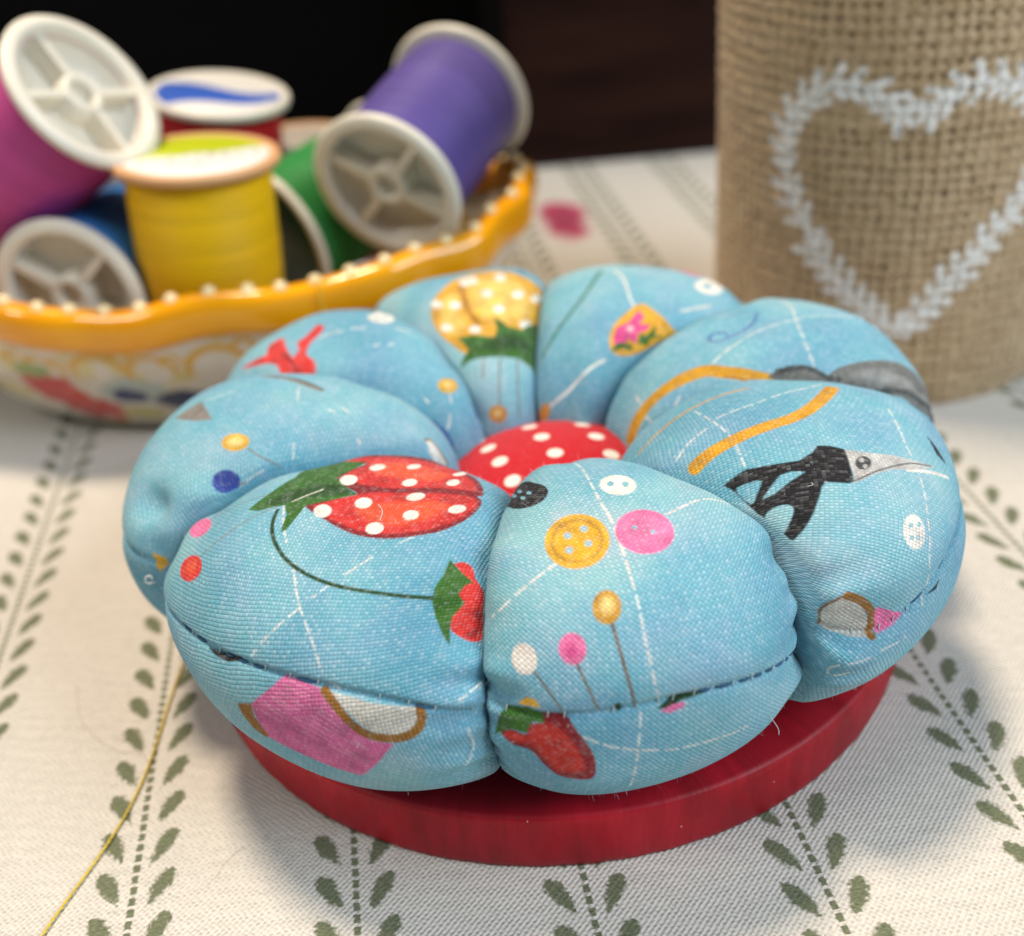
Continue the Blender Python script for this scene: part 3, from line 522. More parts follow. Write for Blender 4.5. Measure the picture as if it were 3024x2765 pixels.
["D","l","white",1,0.023,[[0.3626,-0.8061],[0.3786,-0.9293]],0.16],
["D","l","white",1,0.023,[[0.2727,0.4616],[0.2585,0.4828]],0.16],
["D","l","navy2",1,0.025,[[0.2458,0.3342],[0.2559,0.1071],[0.2704,-0.0396],[0.2885,-0.1134],[0.3005,-0.073],[0.3025,0.0465],[0.2965,0.1108],[0.2865,0.0714],[0.2858,-0.0465]],0],
["D","l","navy2",1,0.012,[[0.2458,0.3342],[0.2551,0.4245],[0.2716,0.437]],0],
["D","l","gold",1,0.135,[[0.4526,-0.7317],[0.4346,-0.6539],[0.4072,-0.5761],[0.3805,-0.55],[0.3512,-0.5784],[0.3249,-0.6363],[0.3055,-0.7797],[0.2845,-0.866],[0.269,-0.9143]],0],
["D","l","brown2",1,0.03,[[0.3087,-0.8253],[0.2895,-0.9035],[0.2722,-0.9331]],0],
["D","p","grey2",0,0.012,[[0.2703,-0.8787],[0.2592,-0.8285],[0.2471,-0.822],[0.235,-0.8552],[0.2202,-0.9244],[0.2091,-0.8506],[0.187,-0.7684],[0.1538,-0.6617],[0.1227,-0.5845],[0.0893,-0.5668],[0.0643,-0.6435],[0.0363,-0.703],[0.0249,-0.8142],[0.066,-0.9157],[0.1011,-0.9517],[0.1221,-0.9465],[0.1435,-0.9635],[0.1594,-0.9911],[0.1927,-0.9911],[0.2174,-0.9911],[0.2434,-0.9905],[0.2595,-0.9576]]],
["D","l","dgrey",1,0.06,[[0.2616,-0.8543],[0.2476,-0.8409],[0.2351,-0.875],[0.2198,-0.9472],[0.2079,-0.9512]],0],
["D","p","grey3",1,0.1,[[0.194,-0.918],[0.1554,-0.7652],[0.1255,-0.7584],[0.0864,-0.8362],[0.0366,-0.7174],[0.1145,-0.8626],[0.152,-0.8868]]],
["D","l","dgrey",1,0.06,[[0.1621,-0.9859],[0.1443,-0.9339],[0.1196,-0.9009],[0.0841,-0.8693],[0.0334,-0.7512]],0],
["C","l","gold",1,0.03,[[0.3744,-0.7129],[0.3717,-0.3963],[0.3605,-0.1884],[0.3439,0.0154],[0.3286,0.1939],[0.3138,0.3586],[0.2981,0.4594],[0.2858,0.5185]],0],
["C","l","white",1,0.02,[[0.3292,0.0151],[0.3032,-0.2473],[0.278,-0.4795],[0.263,-0.6442],[0.2505,-0.7728]],0.16],
["C","l","white",1,0.02,[[0.3009,-0.1932],[0.2771,0.082],[0.2544,0.3688],[0.2298,0.6139]],0.16],
["C","l","white",1,0.02,[[0.3106,-0.8626],[0.3096,-0.6242],[0.3031,-0.3678]],0.16],
["C","l","white",1,0.018,[[0.1724,0.3692],[0.163,0.2502],[0.1489,0.1143],[0.1389,0.0515]],0.16],
["C","l","white",1,0.018,[[0.1204,-0.0745],[0.1083,-0.1855],[0.0955,-0.3063],[0.0825,-0.3734],[0.0685,-0.4411],[0.0462,-0.4757],[0.0159,-0.5142]],0.16],
["C","l","white",1,0.03,[[0.137,-0.1015],[0.1146,0.0314],[0.0858,0.1587]],0],
["C","l","gold",1,0.135,[[0.2893,-0.8942],[0.2806,-0.6847],[0.2678,-0.4466],[0.2518,-0.2025],[0.2411,0.0015],[0.2324,0.2248],[0.2224,0.5179]],0],
["C","p","black",0,0.012,[[0.2583,-0.9391],[0.255,-0.8746],[0.2504,-0.7716],[0.2378,-0.6664],[0.222,-0.5453],[0.2174,-0.4269],[0.2176,-0.3454],[0.2097,-0.2986],[0.1959,-0.2662],[0.1845,-0.393],[0.1729,-0.4936],[0.1763,-0.5278],[0.1913,-0.6054],[0.1908,-0.6527],[0.183,-0.7537],[0.1759,-0.8381],[0.1696,-0.9202],[0.1663,-0.9861],[0.17,-0.9911],[0.1834,-0.9911],[0.2014,-0.9911],[0.2168,-0.9911],[0.2277,-0.9763],[0.2511,-0.937]]],
["C","p","blue",0,0.012,[[0.2237,-0.9148],[0.2255,-0.8297],[0.2258,-0.7126],[0.2205,-0.6509],[0.2111,-0.6086],[0.2153,-0.7255],[0.2178,-0.848]]],
["C","p","blue",1,0.012,[[0.2488,-0.9284],[0.2419,-0.8426],[0.2356,-0.8105],[0.2316,-0.8933],[0.2297,-0.9578]]],
["C","p","blue",1,0.012,[[0.2075,-0.9911],[0.2084,-0.9297],[0.201,-0.8721],[0.193,-0.874],[0.1858,-0.9348],[0.1797,-0.9908],[0.1834,-0.9911]]],
["C","p","silver",0,0.012,[[0.1971,-0.2717],[0.1811,-0.1999],[0.1569,-0.0686],[0.1336,0.0232],[0.1086,0.1194],[0.1304,-0.049],[0.1516,-0.1908],[0.1644,-0.3488],[0.1714,-0.496],[0.1843,-0.3901]]],
["C","l","dgrey",1,0.014,[[0.173,-0.4772],[0.1604,-0.2621],[0.1383,-0.0364],[0.1133,0.0958]],0],
["C","p","dgrey",1,0.012,[[0.171,-0.2589],[0.1704,-0.2938],[0.1713,-0.3303],[0.1738,-0.3586],[0.1771,-0.3715],[0.1805,-0.3663],[0.1831,-0.3433],[0.1839,-0.3094],[0.183,-0.2726],[0.1804,-0.2431],[0.1768,-0.2301],[0.1732,-0.2357]]],
["C","p","silver",1,0.012,[[0.1777,-0.273],[0.1773,-0.2858],[0.1777,-0.2981],[0.1784,-0.3073],[0.1794,-0.3105],[0.1804,-0.3073],[0.1812,-0.2982],[0.1817,-0.2852],[0.1815,-0.2725],[0.1807,-0.2635],[0.1797,-0.2599],[0.1784,-0.2635]]],
["C","p","silver",1,0.012,[[0.1724,-0.3086],[0.172,-0.3193],[0.1724,-0.331],[0.173,-0.3398],[0.1741,-0.3436],[0.1751,-0.3414],[0.1758,-0.3338],[0.1763,-0.3231],[0.1759,-0.3115],[0.1751,-0.3021],[0.1743,-0.2983],[0.173,-0.3007]]],
["C","p","white",1,0.02,[[0.0924,-0.3855],[0.0868,-0.4232],[0.0844,-0.4675],[0.0861,-0.5077],[0.0916,-0.5357],[0.0994,-0.5432],[0.1074,-0.5264],[0.1132,-0.4884],[0.1153,-0.4384],[0.1131,-0.3923],[0.1075,-0.3648],[0.0999,-0.3628]]],
["C","p","blue",1,0.012,[[0.1054,-0.438],[0.1048,-0.4461],[0.1049,-0.4563],[0.1056,-0.4654],[0.1068,-0.4711],[0.1082,-0.472],[0.1093,-0.468],[0.1099,-0.4594],[0.1098,-0.4491],[0.1091,-0.44],[0.1078,-0.4341],[0.1064,-0.4333]]],
["C","p","blue",1,0.012,[[0.0987,-0.3793],[0.0982,-0.3885],[0.0984,-0.3993],[0.0992,-0.4091],[0.1005,-0.4157],[0.102,-0.4171],[0.1031,-0.4124],[0.1036,-0.4037],[0.1035,-0.393],[0.1026,-0.3824],[0.1012,-0.3757],[0.0998,-0.3744]]],
["C","p","blue",1,0.012,[[0.0965,-0.481],[0.0958,-0.488],[0.0958,-0.4971],[0.0965,-0.5059],[0.0977,-0.5121],[0.0991,-0.5135],[0.1004,-0.5103],[0.1011,-0.5033],[0.1011,-0.4939],[0.1004,-0.4853],[0.0991,-0.4791],[0.0978,-0.4777]]],
["C","p","blue",1,0.012,[[0.0909,-0.4427],[0.0902,-0.4501],[0.0902,-0.4599],[0.091,-0.4692],[0.0923,-0.4758],[0.0938,-0.4777],[0.0951,-0.4746],[0.0957,-0.4673],[0.0957,-0.4577],[0.0949,-0.4484],[0.0936,-0.4418],[0.0922,-0.4398]]],
["C","p","black",0,0.012,[[0.0249,-0.4767],[0.0264,-0.3968],[0.0293,-0.3561],[0.0211,-0.3948]]],
["C","p","black",0,0.012,[[0.1273,0.3287],[0.1119,0.3086],[0.0891,0.2526],[0.1083,0.2405]]],
["C","p","mesh",0,0.012,[[0.04,-0.9911],[0.0747,-0.9911],[0.0844,-0.9388],[0.0676,-0.8737],[0.0296,-0.7996],[0.011,-0.8239],[0.0163,-0.8966],[0.0275,-0.9603]]],
["C","l","brown",1,0.075,[[0.081,-0.9298],[0.0662,-0.8614],[0.0367,-0.7895],[0.0116,-0.8069]],0],
["C","l","brown",1,0.02,[[0.0406,-0.9911],[0.0754,-0.9911],[0.0843,-0.9276]],0],
["C","p","pink",0,0.012,[[0.048,-0.7774],[0.0315,-0.6915],[0.0195,-0.6212],[0.0134,-0.6958],[0.0115,-0.7752]]],
["C","l","white",1,0.018,[[-0.0281,-0.9911],[-0.0065,-0.9846],[-0.0046,-0.8557]],0.3],
["C","l","white",1,0.018,[[-0.0295,-0.9731],[-0.0238,-0.9306]],0.3],
["C","l","white",1,0.018,[[-0.0034,-0.7896],[-0.0056,-0.6257]],0.3],
["B","l","white",1,0.02,[[0.3355,0.0779],[0.2592,-0.0614],[0.2299,-0.0715],[0.1871,-0.0963],[0.1394,-0.1135],[0.0967,-0.1194],[0.0418,-0.0924]],0.17],
["B","l","white",1,0.02,[[0.2169,0.3176],[0.2225,0.6909],[0.2087,0.9258]],0.17],
["B","l","white",1,0.02,[[0.196,-0.5128],[0.1791,-0.6877],[0.1626,-0.8263],[0.149,-0.935]],0.17],
["B","l","white",1,0.02,[[0.0218,-0.4841],[0.0079,-0.3507],[-0.0009,-0.2099],[-0.0107,-0.0025],[-0.0112,0.2078],[-0.0104,0.3958]],0.17],
["B","l","white",1,0.02,[[0.0381,-0.1899],[-0.0104,-0.2172],[-0.0641,-0.2454]],0.17],
["B","p","black",1,0.012,[[0.2787,-0.464],[0.2699,-0.4992],[0.2649,-0.5838],[0.2654,-0.6973],[0.2757,-0.8273],[0.301,-0.9448],[0.3036,-0.9347],[0.3476,-0.9574],[0.3529,-0.9032],[0.3432,-0.7787],[0.3059,-0.5957],[0.2903,-0.4942]]],
["B","p","blue",1,0.012,[[0.3048,-0.8176],[0.3025,-0.8201],[0.3033,-0.8322],[0.3086,-0.8543],[0.3228,-0.8895],[0.3415,-0.9314],[0.349,-0.9441],[0.3498,-0.9389],[0.3468,-0.9244],[0.3326,-0.8834],[0.3197,-0.8496],[0.3101,-0.8266]]],
["B","p","blue",1,0.012,[[0.283,-0.7041],[0.2819,-0.7083],[0.2817,-0.7176],[0.2827,-0.7317],[0.2846,-0.7461],[0.2872,-0.7565],[0.2895,-0.761],[0.291,-0.7576],[0.2911,-0.7473],[0.2897,-0.7328],[0.2875,-0.7183],[0.2852,-0.7082]]],
["B","p","blue",1,0.012,[[0.2864,-0.6353],[0.2852,-0.6399],[0.2849,-0.6499],[0.2857,-0.6639],[0.2875,-0.6773],[0.2897,-0.6866],[0.2921,-0.6907],[0.2935,-0.6864],[0.2935,-0.6754],[0.2925,-0.6616],[0.2905,-0.6481],[0.2882,-0.6377]]],
["B","p","blue",1,0.012,[[0.3036,-0.7461],[0.3018,-0.7496],[0.3023,-0.7616],[0.3048,-0.7778],[0.3102,-0.7977],[0.3175,-0.8165],[0.3244,-0.8276],[0.3264,-0.8244],[0.3241,-0.8088],[0.3182,-0.7865],[0.3124,-0.7659],[0.3071,-0.7512]]],
["B","p","white",1,0.02,[[0.2533,0.3059],[0.2493,0.2413],[0.2478,0.1647],[0.2491,0.0909],[0.2526,0.0341],[0.2589,0.0093],[0.266,0.0263],[0.2719,0.0875],[0.2748,0.1803],[0.2735,0.2729],[0.268,0.3325],[0.2603,0.3418]]],
["B","p","blue",1,0.012,[[0.2613,0.1436],[0.2597,0.1287],[0.259,0.1108],[0.259,0.0934],[0.26,0.082],[0.2617,0.0789],[0.2637,0.0857],[0.2653,0.1004],[0.2663,0.12],[0.2662,0.1382],[0.265,0.1493],[0.2632,0.1515]]],
["B","p","blue",1,0.012,[[0.257,0.264],[0.2554,0.2469],[0.2545,0.2274],[0.2545,0.2097],[0.2554,0.1988],[0.257,0.1968],[0.2588,0.2046],[0.2604,0.2211],[0.2614,0.2417],[0.2615,0.2615],[0.2606,0.2724],[0.2589,0.2733]]],
["B","p","yellow",1,0.012,[[0.2105,-0.1377],[0.1973,-0.188],[0.1883,-0.2737],[0.1856,-0.376],[0.1897,-0.4746],[0.2003,-0.5484],[0.2155,-0.5773],[0.2311,-0.545],[0.2414,-0.4486],[0.2434,-0.3171],[0.2373,-0.2012],[0.2251,-0.1384]]],
["B","p","mustard2",1,0.02,[[0.2121,-0.1714],[0.2012,-0.2125],[0.1939,-0.2848],[0.1917,-0.3715],[0.1952,-0.4549],[0.204,-0.5161],[0.2163,-0.5384],[0.2287,-0.5095],[0.2371,-0.4303],[0.2388,-0.3237],[0.2338,-0.2288],[0.224,-0.1748]]],
["B","p","yellow",1,0.02,[[0.212,-0.1988],[0.2027,-0.2327],[0.1965,-0.2949],[0.1946,-0.3702],[0.1976,-0.4421],[0.2052,-0.4942],[0.2156,-0.5126],[0.226,-0.4864],[0.2331,-0.4195],[0.2347,-0.3304],[0.2305,-0.2497],[0.2222,-0.2032]]],
["B","p","blue",1,0.012,[[0.2215,-0.3795],[0.2197,-0.387],[0.2187,-0.3995],[0.2186,-0.4147],[0.2196,-0.428],[0.2213,-0.4359],[0.2234,-0.4369],[0.2252,-0.4295],[0.2263,-0.4164],[0.2263,-0.401],[0.2253,-0.388],[0.2236,-0.3801]]],
["B","p","blue",1,0.012,[[0.2245,-0.2518],[0.2229,-0.2602],[0.2219,-0.2738],[0.222,-0.2884],[0.223,-0.3013],[0.2248,-0.3083],[0.2268,-0.3081],[0.2285,-0.3],[0.2295,-0.2859],[0.2294,-0.2703],[0.2283,-0.2576],[0.2265,-0.2511]]],
["B","p","blue",1,0.012,[[0.2056,-0.3954],[0.2039,-0.4016],[0.2028,-0.413],[0.2026,-0.4272],[0.2036,-0.4396],[0.2052,-0.4475],[0.2072,-0.4484],[0.209,-0.4424],[0.2102,-0.4304],[0.2103,-0.4161],[0.2093,-0.4036],[0.2076,-0.3958]]],
["B","p","blue",1,0.012,[[0.2085,-0.2588],[0.2068,-0.2661],[0.2058,-0.2787],[0.2058,-0.2928],[0.2068,-0.3048],[0.2085,-0.3117],[0.2105,-0.3116],[0.2122,-0.3039],[0.2132,-0.2916],[0.2131,-0.2772],[0.2121,-0.2654],[0.2104,-0.2584]]],
["B","p","pink",1,0.012,[[0.195,0.2699],[0.1868,0.199],[0.1836,0.1071],[0.186,0.0146],[0.1938,-0.0579],[0.2051,-0.0923],[0.217,-0.0751],[0.2258,-0.0041],[0.2292,0.1027],[0.2265,0.2116],[0.2183,0.2847],[0.2065,0.3029]]],
["B","p","lpink",1,0.06,[[0.1984,0.2389],[0.1921,0.1837],[0.1898,0.1108],[0.1919,0.0367],[0.1981,-0.0213],[0.2068,-0.0489],[0.2157,-0.0353],[0.2223,0.0193],[0.2245,0.1006],[0.2223,0.1845],[0.2158,0.2431],[0.207,0.2615]]],
["B","p","lblue",1,0.012,[[0.212,0.0677],[0.2111,0.0614],[0.2105,0.0528],[0.2106,0.044],[0.2112,0.0373],[0.2123,0.0347],[0.2134,0.0366],[0.2144,0.0425],[0.215,0.0515],[0.2149,0.0604],[0.2143,0.0671],[0.2132,0.0696]]],
["B","p","lblue",1,0.012,[[0.203,0.165],[0.202,0.1588],[0.2015,0.1496],[0.2016,0.1414],[0.2022,0.1346],[0.2031,0.1318],[0.2043,0.1339],[0.2052,0.14],[0.2057,0.149],[0.2057,0.1579],[0.2051,0.1647],[0.2041,0.167]]],
["B","l","dthread",1,0.026,[[0.131,-0.2743],[0.1106,-0.2636],[0.0885,-0.2481],[0.0441,-0.2122]],0],
["B","l","dthread",1,0.02,[[0.0979,-0.4841],[0.0774,-0.448],[0.0504,-0.4009]],0],
["B","l","dthread",1,0.018,[[0.0916,-0.7061],[0.0746,-0.6487],[0.0516,-0.5815]],0],
["B","p","mustard2",1,0.012,[[0.1422,-0.2048],[0.135,-0.2261],[0.1304,-0.2611],[0.1295,-0.3013],[0.1326,-0.3369],[0.139,-0.3586],[0.1469,-0.3602],[0.1544,-0.3401],[0.1593,-0.3033],[0.1601,-0.2594],[0.1567,-0.2233],[0.1501,-0.2035]]],
["B","p","lyellow",1,0.06,[[0.1452,-0.2447],[0.1417,-0.2546],[0.1395,-0.2707],[0.139,-0.2897],[0.1405,-0.3059],[0.1436,-0.3153],[0.1475,-0.315],[0.151,-0.3056],[0.1534,-0.2884],[0.1538,-0.2693],[0.1523,-0.253],[0.1491,-0.2441]]],
["B","p","pink",1,0.012,[[0.1125,-0.4262],[0.1051,-0.4341],[0.0993,-0.4576],[0.0967,-0.4923],[0.0981,-0.5273],[0.1031,-0.5551],[0.1105,-0.5676],[0.1181,-0.5614],[0.1239,-0.5371],[0.1264,-0.5014],[0.1248,-0.4648],[0.1197,-0.4374]]],
["B","p","magenta",1,0.06,[[0.1095,-0.4771],[0.1062,-0.4829],[0.104,-0.4948],[0.1033,-0.5088],[0.1044,-0.5225],[0.107,-0.5312],[0.1105,-0.533],[0.1138,-0.5274],[0.116,-0.5153],[0.1165,-0.5007],[0.1155,-0.4872],[0.1129,-0.4785]]],
["B","p","cream",1,0.012,[[0.1072,-0.6863],[0.0991,-0.6873],[0.0922,-0.7054],[0.0885,-0.7361],[0.0888,-0.771],[0.0932,-0.8019],[0.1005,-0.8199],[0.1087,-0.8203],[0.1158,-0.8022],[0.1195,-0.7706],[0.1189,-0.7339],[0.1144,-0.7032]]],
["B","p","yellow",0,0.012,[[0.0532,-0.8045],[0.0625,-0.7599],[0.0617,-0.7103],[0.0517,-0.6857]]],
["B","p","darkred",1,0.012,[[0.012,-0.9144],[0.0199,-0.8495],[0.0189,-0.7757],[0.0312,-0.7568],[0.0349,-0.6775],[0.0439,-0.695],[0.0438,-0.5684],[0.0338,-0.5307],[0.0101,-0.4583],[-0.0076,-0.4311],[-0.0283,-0.4524],[-0.0285,-0.5532],[-0.023,-0.6361],[-0.011,-0.6917],[0.0021,-0.754],[0.0042,-0.8554]]],
["B","p","red2",1,0.05,[[0.0115,-0.8909],[0.0172,-0.8502],[0.0168,-0.7691],[0.0289,-0.7359],[0.0338,-0.664],[0.0305,-0.6031],[0.0195,-0.553],[0.0019,-0.5043],[-0.0137,-0.4952],[-0.0185,-0.5653],[-0.0152,-0.6268],[-0.0043,-0.6794],[0.0074,-0.7444],[0.0081,-0.8464]]],
["B","p","green",0,0.012,[[0.0054,-0.9521],[0.0356,-0.9118],[0.0484,-0.8551],[0.0513,-0.7496],[0.0432,-0.6777],[0.0345,-0.6732],[0.0342,-0.7385],[0.0203,-0.7726],[0.021,-0.8488],[0.013,-0.9064]]],
["B","p","dgreen",0,0.012,[[0.0387,-0.106],[0.0483,-0.004],[0.0444,0.1638],[0.0416,0.1548],[0.041,0.0195],[0.0358,-0.0431]]],
["B","p","pink",0,0.012,[[0.0356,-0.0893],[0.0393,-0.0261],[0.0392,0.0431],[0.0343,0.037],[0.0307,-0.0447]]],
["B","p","dgreen",1,0.012,[[0.0463,-0.2772],[0.0444,-0.2807],[0.0435,-0.2891],[0.0433,-0.2992],[0.0438,-0.3081],[0.0453,-0.3144],[0.0494,-0.3186],[0.0527,-0.3174],[0.0541,-0.3104],[0.0544,-0.3009],[0.0534,-0.2909],[0.0511,-0.2838]]]]

def seg_dist(X, P, closed):
    best = np.full(len(X), 1e9)
    n = len(P)
    for i in range(n if closed else n - 1):
        a = P[i]; b = P[(i + 1) % n]; ab = b - a; L = ab @ ab
        t = np.clip(((X - a) @ ab) / L, 0, 1) if L > 1e-14 else np.zeros(len(X))
        d = np.linalg.norm(X - a - t[:, None] * ab, axis=1); best = np.minimum(best, d)
    return best

def inside(q, P):
    r = np.zeros(len(q), bool); n = len(P)
    for i in range(n):
        (x0, y0), (x1, y1) = P[i], P[(i + 1) % n]
        c = (y0 > q[:, 1]) != (y1 > q[:, 1])
        if not c.any(): continue
        xi = x0 + (q[:, 1] - y0) / (y1 - y0 + 1e-15) * (x1 - x0)
        r ^= c & (q[:, 0] < xi)
    return r

def paint(key, Uf, Vf, Xf):
    """the printed motifs of one petal, evaluated at its vertices -> RGBA (alpha 1 = plain blue ground)"""
    rgba = np.empty((len(Uf), 4)); rgba[:, :3] = FAB_BLUE; rgba[:, 3] = 1
    rs = np.random.RandomState(ord(key))
    def put(idx, cov, colr, ground=0.0):
        c = cov[:, None]; rgba[idx, :3] = rgba[idx, :3] * (1 - c) + np.array(colr) * c
        rgba[idx, 3] = rgba[idx, 3] * (1 - cov) + ground * cov
    for op in OPS:
        if op[0] != key: continue
        kind, colr, smooth, par, pts = op[1], op[2], op[3], op[4], np.array(op[5])
        closed = kind == 'p'
        P = spline(pts, 5, closed) if smooth and len(pts) > 2 else pts
        if not closed and len(P) == 2: P = np.array([P[0] + (P[1] - P[0]) * t for t in np.linspace(0, 1, 6)])
        if closed and not smooth:
            P = np.concatenate([P[i] + (P[(i + 1) % len(P)] - P[i]) * np.linspace(0, 1, 4, endpoint=False)[:, None] for i in range(len(P))])
        mu, mv = .03, .08
        lo = P.min(0); hi = P.max(0)
        idx = np.nonzero((Uf > lo[0] - mu) & (Uf < hi[0] + mu) & (Vf > lo[1] - mv) & (Vf < hi[1] + mv))[0]
        if not len(idx): continue
        P3 = surf(key, P[:, 0], P[:, 1]); X = Xf[idx]
        if closed:
            d = seg_dist(X, P3, True)
            ins = inside(np.stack([Uf[idx], Vf[idx]], -1), P)
            sd = np.where(ins, d, -d)
            cov = np.clip(.5 + sd / max(par, .014), 0, 1)
            if par > .025: cov = cov * .8
            c = INK[colr]
            if colr == 'blue': put(idx, cov, FAB_BLUE, 1.0)
            else: put(idx, cov, c)
        else:
            w = par / 2
            if op[6]:
                # hand-drawn dashes
                L = np.concatenate([[0], np.cumsum(np.linalg.norm(np.diff(P3, axis=0), axis=1))])
                nd = max(2, int(L[-1] / op[6]) * 6)
                cov = np.zeros(len(idx)); pos = 0.0
                while pos < L[-1]:
                    e = min(L[-1], pos + op[6] * rs.uniform(.55, .8))
                    tt = np.linspace(pos, e, 4); Q = np.stack([np.interp(tt, L, P3[:, k]) for k in range(3)], -1)
                    d = seg_dist(X, Q, False); cov = np.maximum(cov, np.clip(.5 + (w - d) / .014, 0, 1))
                    pos = e + op[6] * rs.uniform(.2, .42)
                cov *= .72
            else:
                d = seg_dist(X, P3, False)
                cov = np.clip(.5 + (w - d) / .012, 0, 1)
            put(idx, cov, INK[colr])
    return rgba

pinc = empty('pincushion', (0, 0, 0))
tag(pinc, 'blue flower-shaped fabric pincushion printed with sewing notions on a red wooden disc', 'pincushion')
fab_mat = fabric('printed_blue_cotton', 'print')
gap_shade_mat = plain('seam_thread_and_shade', (.022, .10, .20), .7)  # shade of the seam gaps, put in as a dark blue colour
pale_thread = plain('pale_thread', (.50, .62, .68), .7)
lint_mat = plain('lint_fibre', (.42, .60, .68), .8)
DENS = {'A': (820, 420), 'B': (780, 400), 'C': (780, 380), 'D': (560, 280), 'E': (460, 260), 'F': (460, 230), 'G': (460, 230), 'H': (680, 300)}
for key in 'ABCDEFGH':
    nu, nv = DENS[key]
    u = -.4 + np.arange(nu) / nu
    tt = np.linspace(-1, 1, nv); v = np.sign(tt) * (1 - (1 - np.abs(tt)) ** 1.35)
    Ug, Vg = np.meshgrid(u, v, indexing='ij')
    Xp = surf(key, Ug, Vg)
    rgba = paint(key, Ug.ravel(), Vg.ravel(), Xp.reshape(-1, 3))
    # cloth coordinates: arc length along the middle of the petal, and across it
    mid = surf(key, u, u * 0); au = np.concatenate([[0], np.cumsum(np.linalg.norm(np.diff(mid, axis=0), axis=1))])
    dv = np.linalg.norm(np.diff(Xp, axis=1), axis=2); av_ = np.concatenate([np.zeros((nu, 1)), np.cumsum(dv, 1)], 1)
    av_ = av_ - av_[:, nv // 2][:, None]
    off = ord(key) * 3.7
    bias = {'A': .30, 'B': .70, 'C': .62, 'D': .25, 'E': -.1, 'F': .12, 'G': .5, 'H': -.45}[key]; cb, sb_ = math.cos(bias), math.sin(bias)
    fu_, fv_ = au[:, None] + 0 * av_, av_
    fabc = np.stack([fu_ * cb - fv_ * sb_ + off, fu_ * sb_ + fv_ * cb + off * .37, 0 * av_], -1)
    # flat sides that press against the neighbours
    c0 = Xp[:, 0].mean(0); c1 = Xp[:, -1].mean(0)
    ring0 = c0 + (Xp[:, 0] - c0) * .5; ring1 = c1 + (Xp[:, -1] - c1) * .5
    Xa = np.concatenate([ring0[:, None], Xp, ring1[:, None]], 1)
    R4 = rgba.reshape(nu, nv, 4); Ra = np.concatenate([R4[:, :1] * 0 + np.array([*FAB_BLUE, 1]), R4, R4[:, :1] * 0 + np.array([*FAB_BLUE, 1])], 1)
    Fa = np.concatenate([fabc[:, :1] - [0, .3, 0], fabc, fabc[:, -1:] + [0, .3, 0]], 1)
    nva = nv + 2
    Vall = np.concatenate([Xa.reshape(-1, 3), [c0, c1]])
    k = np.arange(nu); k2 = (k + 1) % nu
    tris = np.concatenate([np.stack([np.full(nu, nu * nva), k2 * nva, k * nva], -1), np.stack([np.full(nu, nu * nva + 1), k * nva + nva - 1, k2 * nva + nva - 1], -1)])
    q = grid_quads(nu, nva, cu=True)[:, ::-1]
    me = mesh_np('petal', Vall, q, tris[:, ::-1])
    set_attr(me, 'print', 'FLOAT_COLOR', np.concatenate([Ra.reshape(-1, 4), [[*FAB_BLUE, 1]] * 2]))
    set_attr(me, 'fab', 'FLOAT_VECTOR', np.concatenate([Fa.reshape(-1, 3), [[0, 0, 0]] * 2]))
    pet = link('petal', me, fab_mat, pinc)
    PETAL_LABEL = dict(A='front left petal printed with a spotted strawberry', B='front petal printed with buttons and pins', C='right petal printed with black handled snips', D='petal printed with a grey blade and gold handle',
        E='back petal printed with a flowered thimble', F='back petal printed with a yellow tomato cushion', G='petal printed with red scissors', H='left petal printed with yellow and blue pins')
    pet['label'] = PETAL_LABEL[key]
    # seam gap shade modelled as dark blue dashes, pale thread ends between them
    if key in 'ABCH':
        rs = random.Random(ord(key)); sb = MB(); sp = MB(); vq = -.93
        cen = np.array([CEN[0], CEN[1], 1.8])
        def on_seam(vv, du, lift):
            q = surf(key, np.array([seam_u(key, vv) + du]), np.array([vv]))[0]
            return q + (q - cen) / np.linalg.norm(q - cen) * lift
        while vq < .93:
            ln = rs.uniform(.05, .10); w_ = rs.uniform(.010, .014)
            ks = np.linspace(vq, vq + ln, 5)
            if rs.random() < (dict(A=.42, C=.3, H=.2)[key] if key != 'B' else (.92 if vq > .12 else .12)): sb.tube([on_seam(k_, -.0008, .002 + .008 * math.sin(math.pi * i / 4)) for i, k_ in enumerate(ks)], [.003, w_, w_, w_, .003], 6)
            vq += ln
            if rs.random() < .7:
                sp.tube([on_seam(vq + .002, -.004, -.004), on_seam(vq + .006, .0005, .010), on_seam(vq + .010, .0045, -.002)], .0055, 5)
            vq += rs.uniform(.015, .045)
        sb.build('seam_gap_shade', gap_shade_mat, pet); sp.build('seam_thread_and_shade', pale_thread, pet)
        # lint on the cotton
        rn = np.random.RandomState(ord(key)); nl = 700
        lu = rn.uniform(-.28, .5, nl); lv = rn.uniform(-.97, .97, nl)
        p0 = surf(key, lu, lv); pu = surf(key, lu + .002, lv); pv = surf(key, lu, lv + .004)
        tu = pu - p0; tv = pv - p0; nn = -np.cross(tu, tv); nn /= np.linalg.norm(nn, axis=1)[:, None] + 1e-12
        tg = rn.normal(size=(nl, 3)); tg /= np.linalg.norm(tg, axis=1)[:, None]
        ln = rn.uniform(.012, .042, nl)[:, None]; dr = nn * rn.uniform(.25, 1, nl)[:, None] + tg * .75
        sd = np.cross(dr, nn + .01); sd /= np.linalg.norm(sd, axis=1)[:, None] + 1e-12
        midp = p0 + dr * ln * .6 + nn * .004; tip = p0 + dr * ln + tg * ln * .35
        w = .0010
        LV = np.stack([p0 - sd * w, p0 + sd * w, midp + sd * w, midp - sd * w, tip], 1).reshape(-1, 3)
        b5 = np.arange(nl)[:, None] * 5
        lm_ = mesh_np('lint', LV, b5 + [0, 1, 2, 3], b5 + [3, 2, 4])
        lo_ = link('lint', lm_, lint_mat, pet); lo_['kind'] = 'stuff'

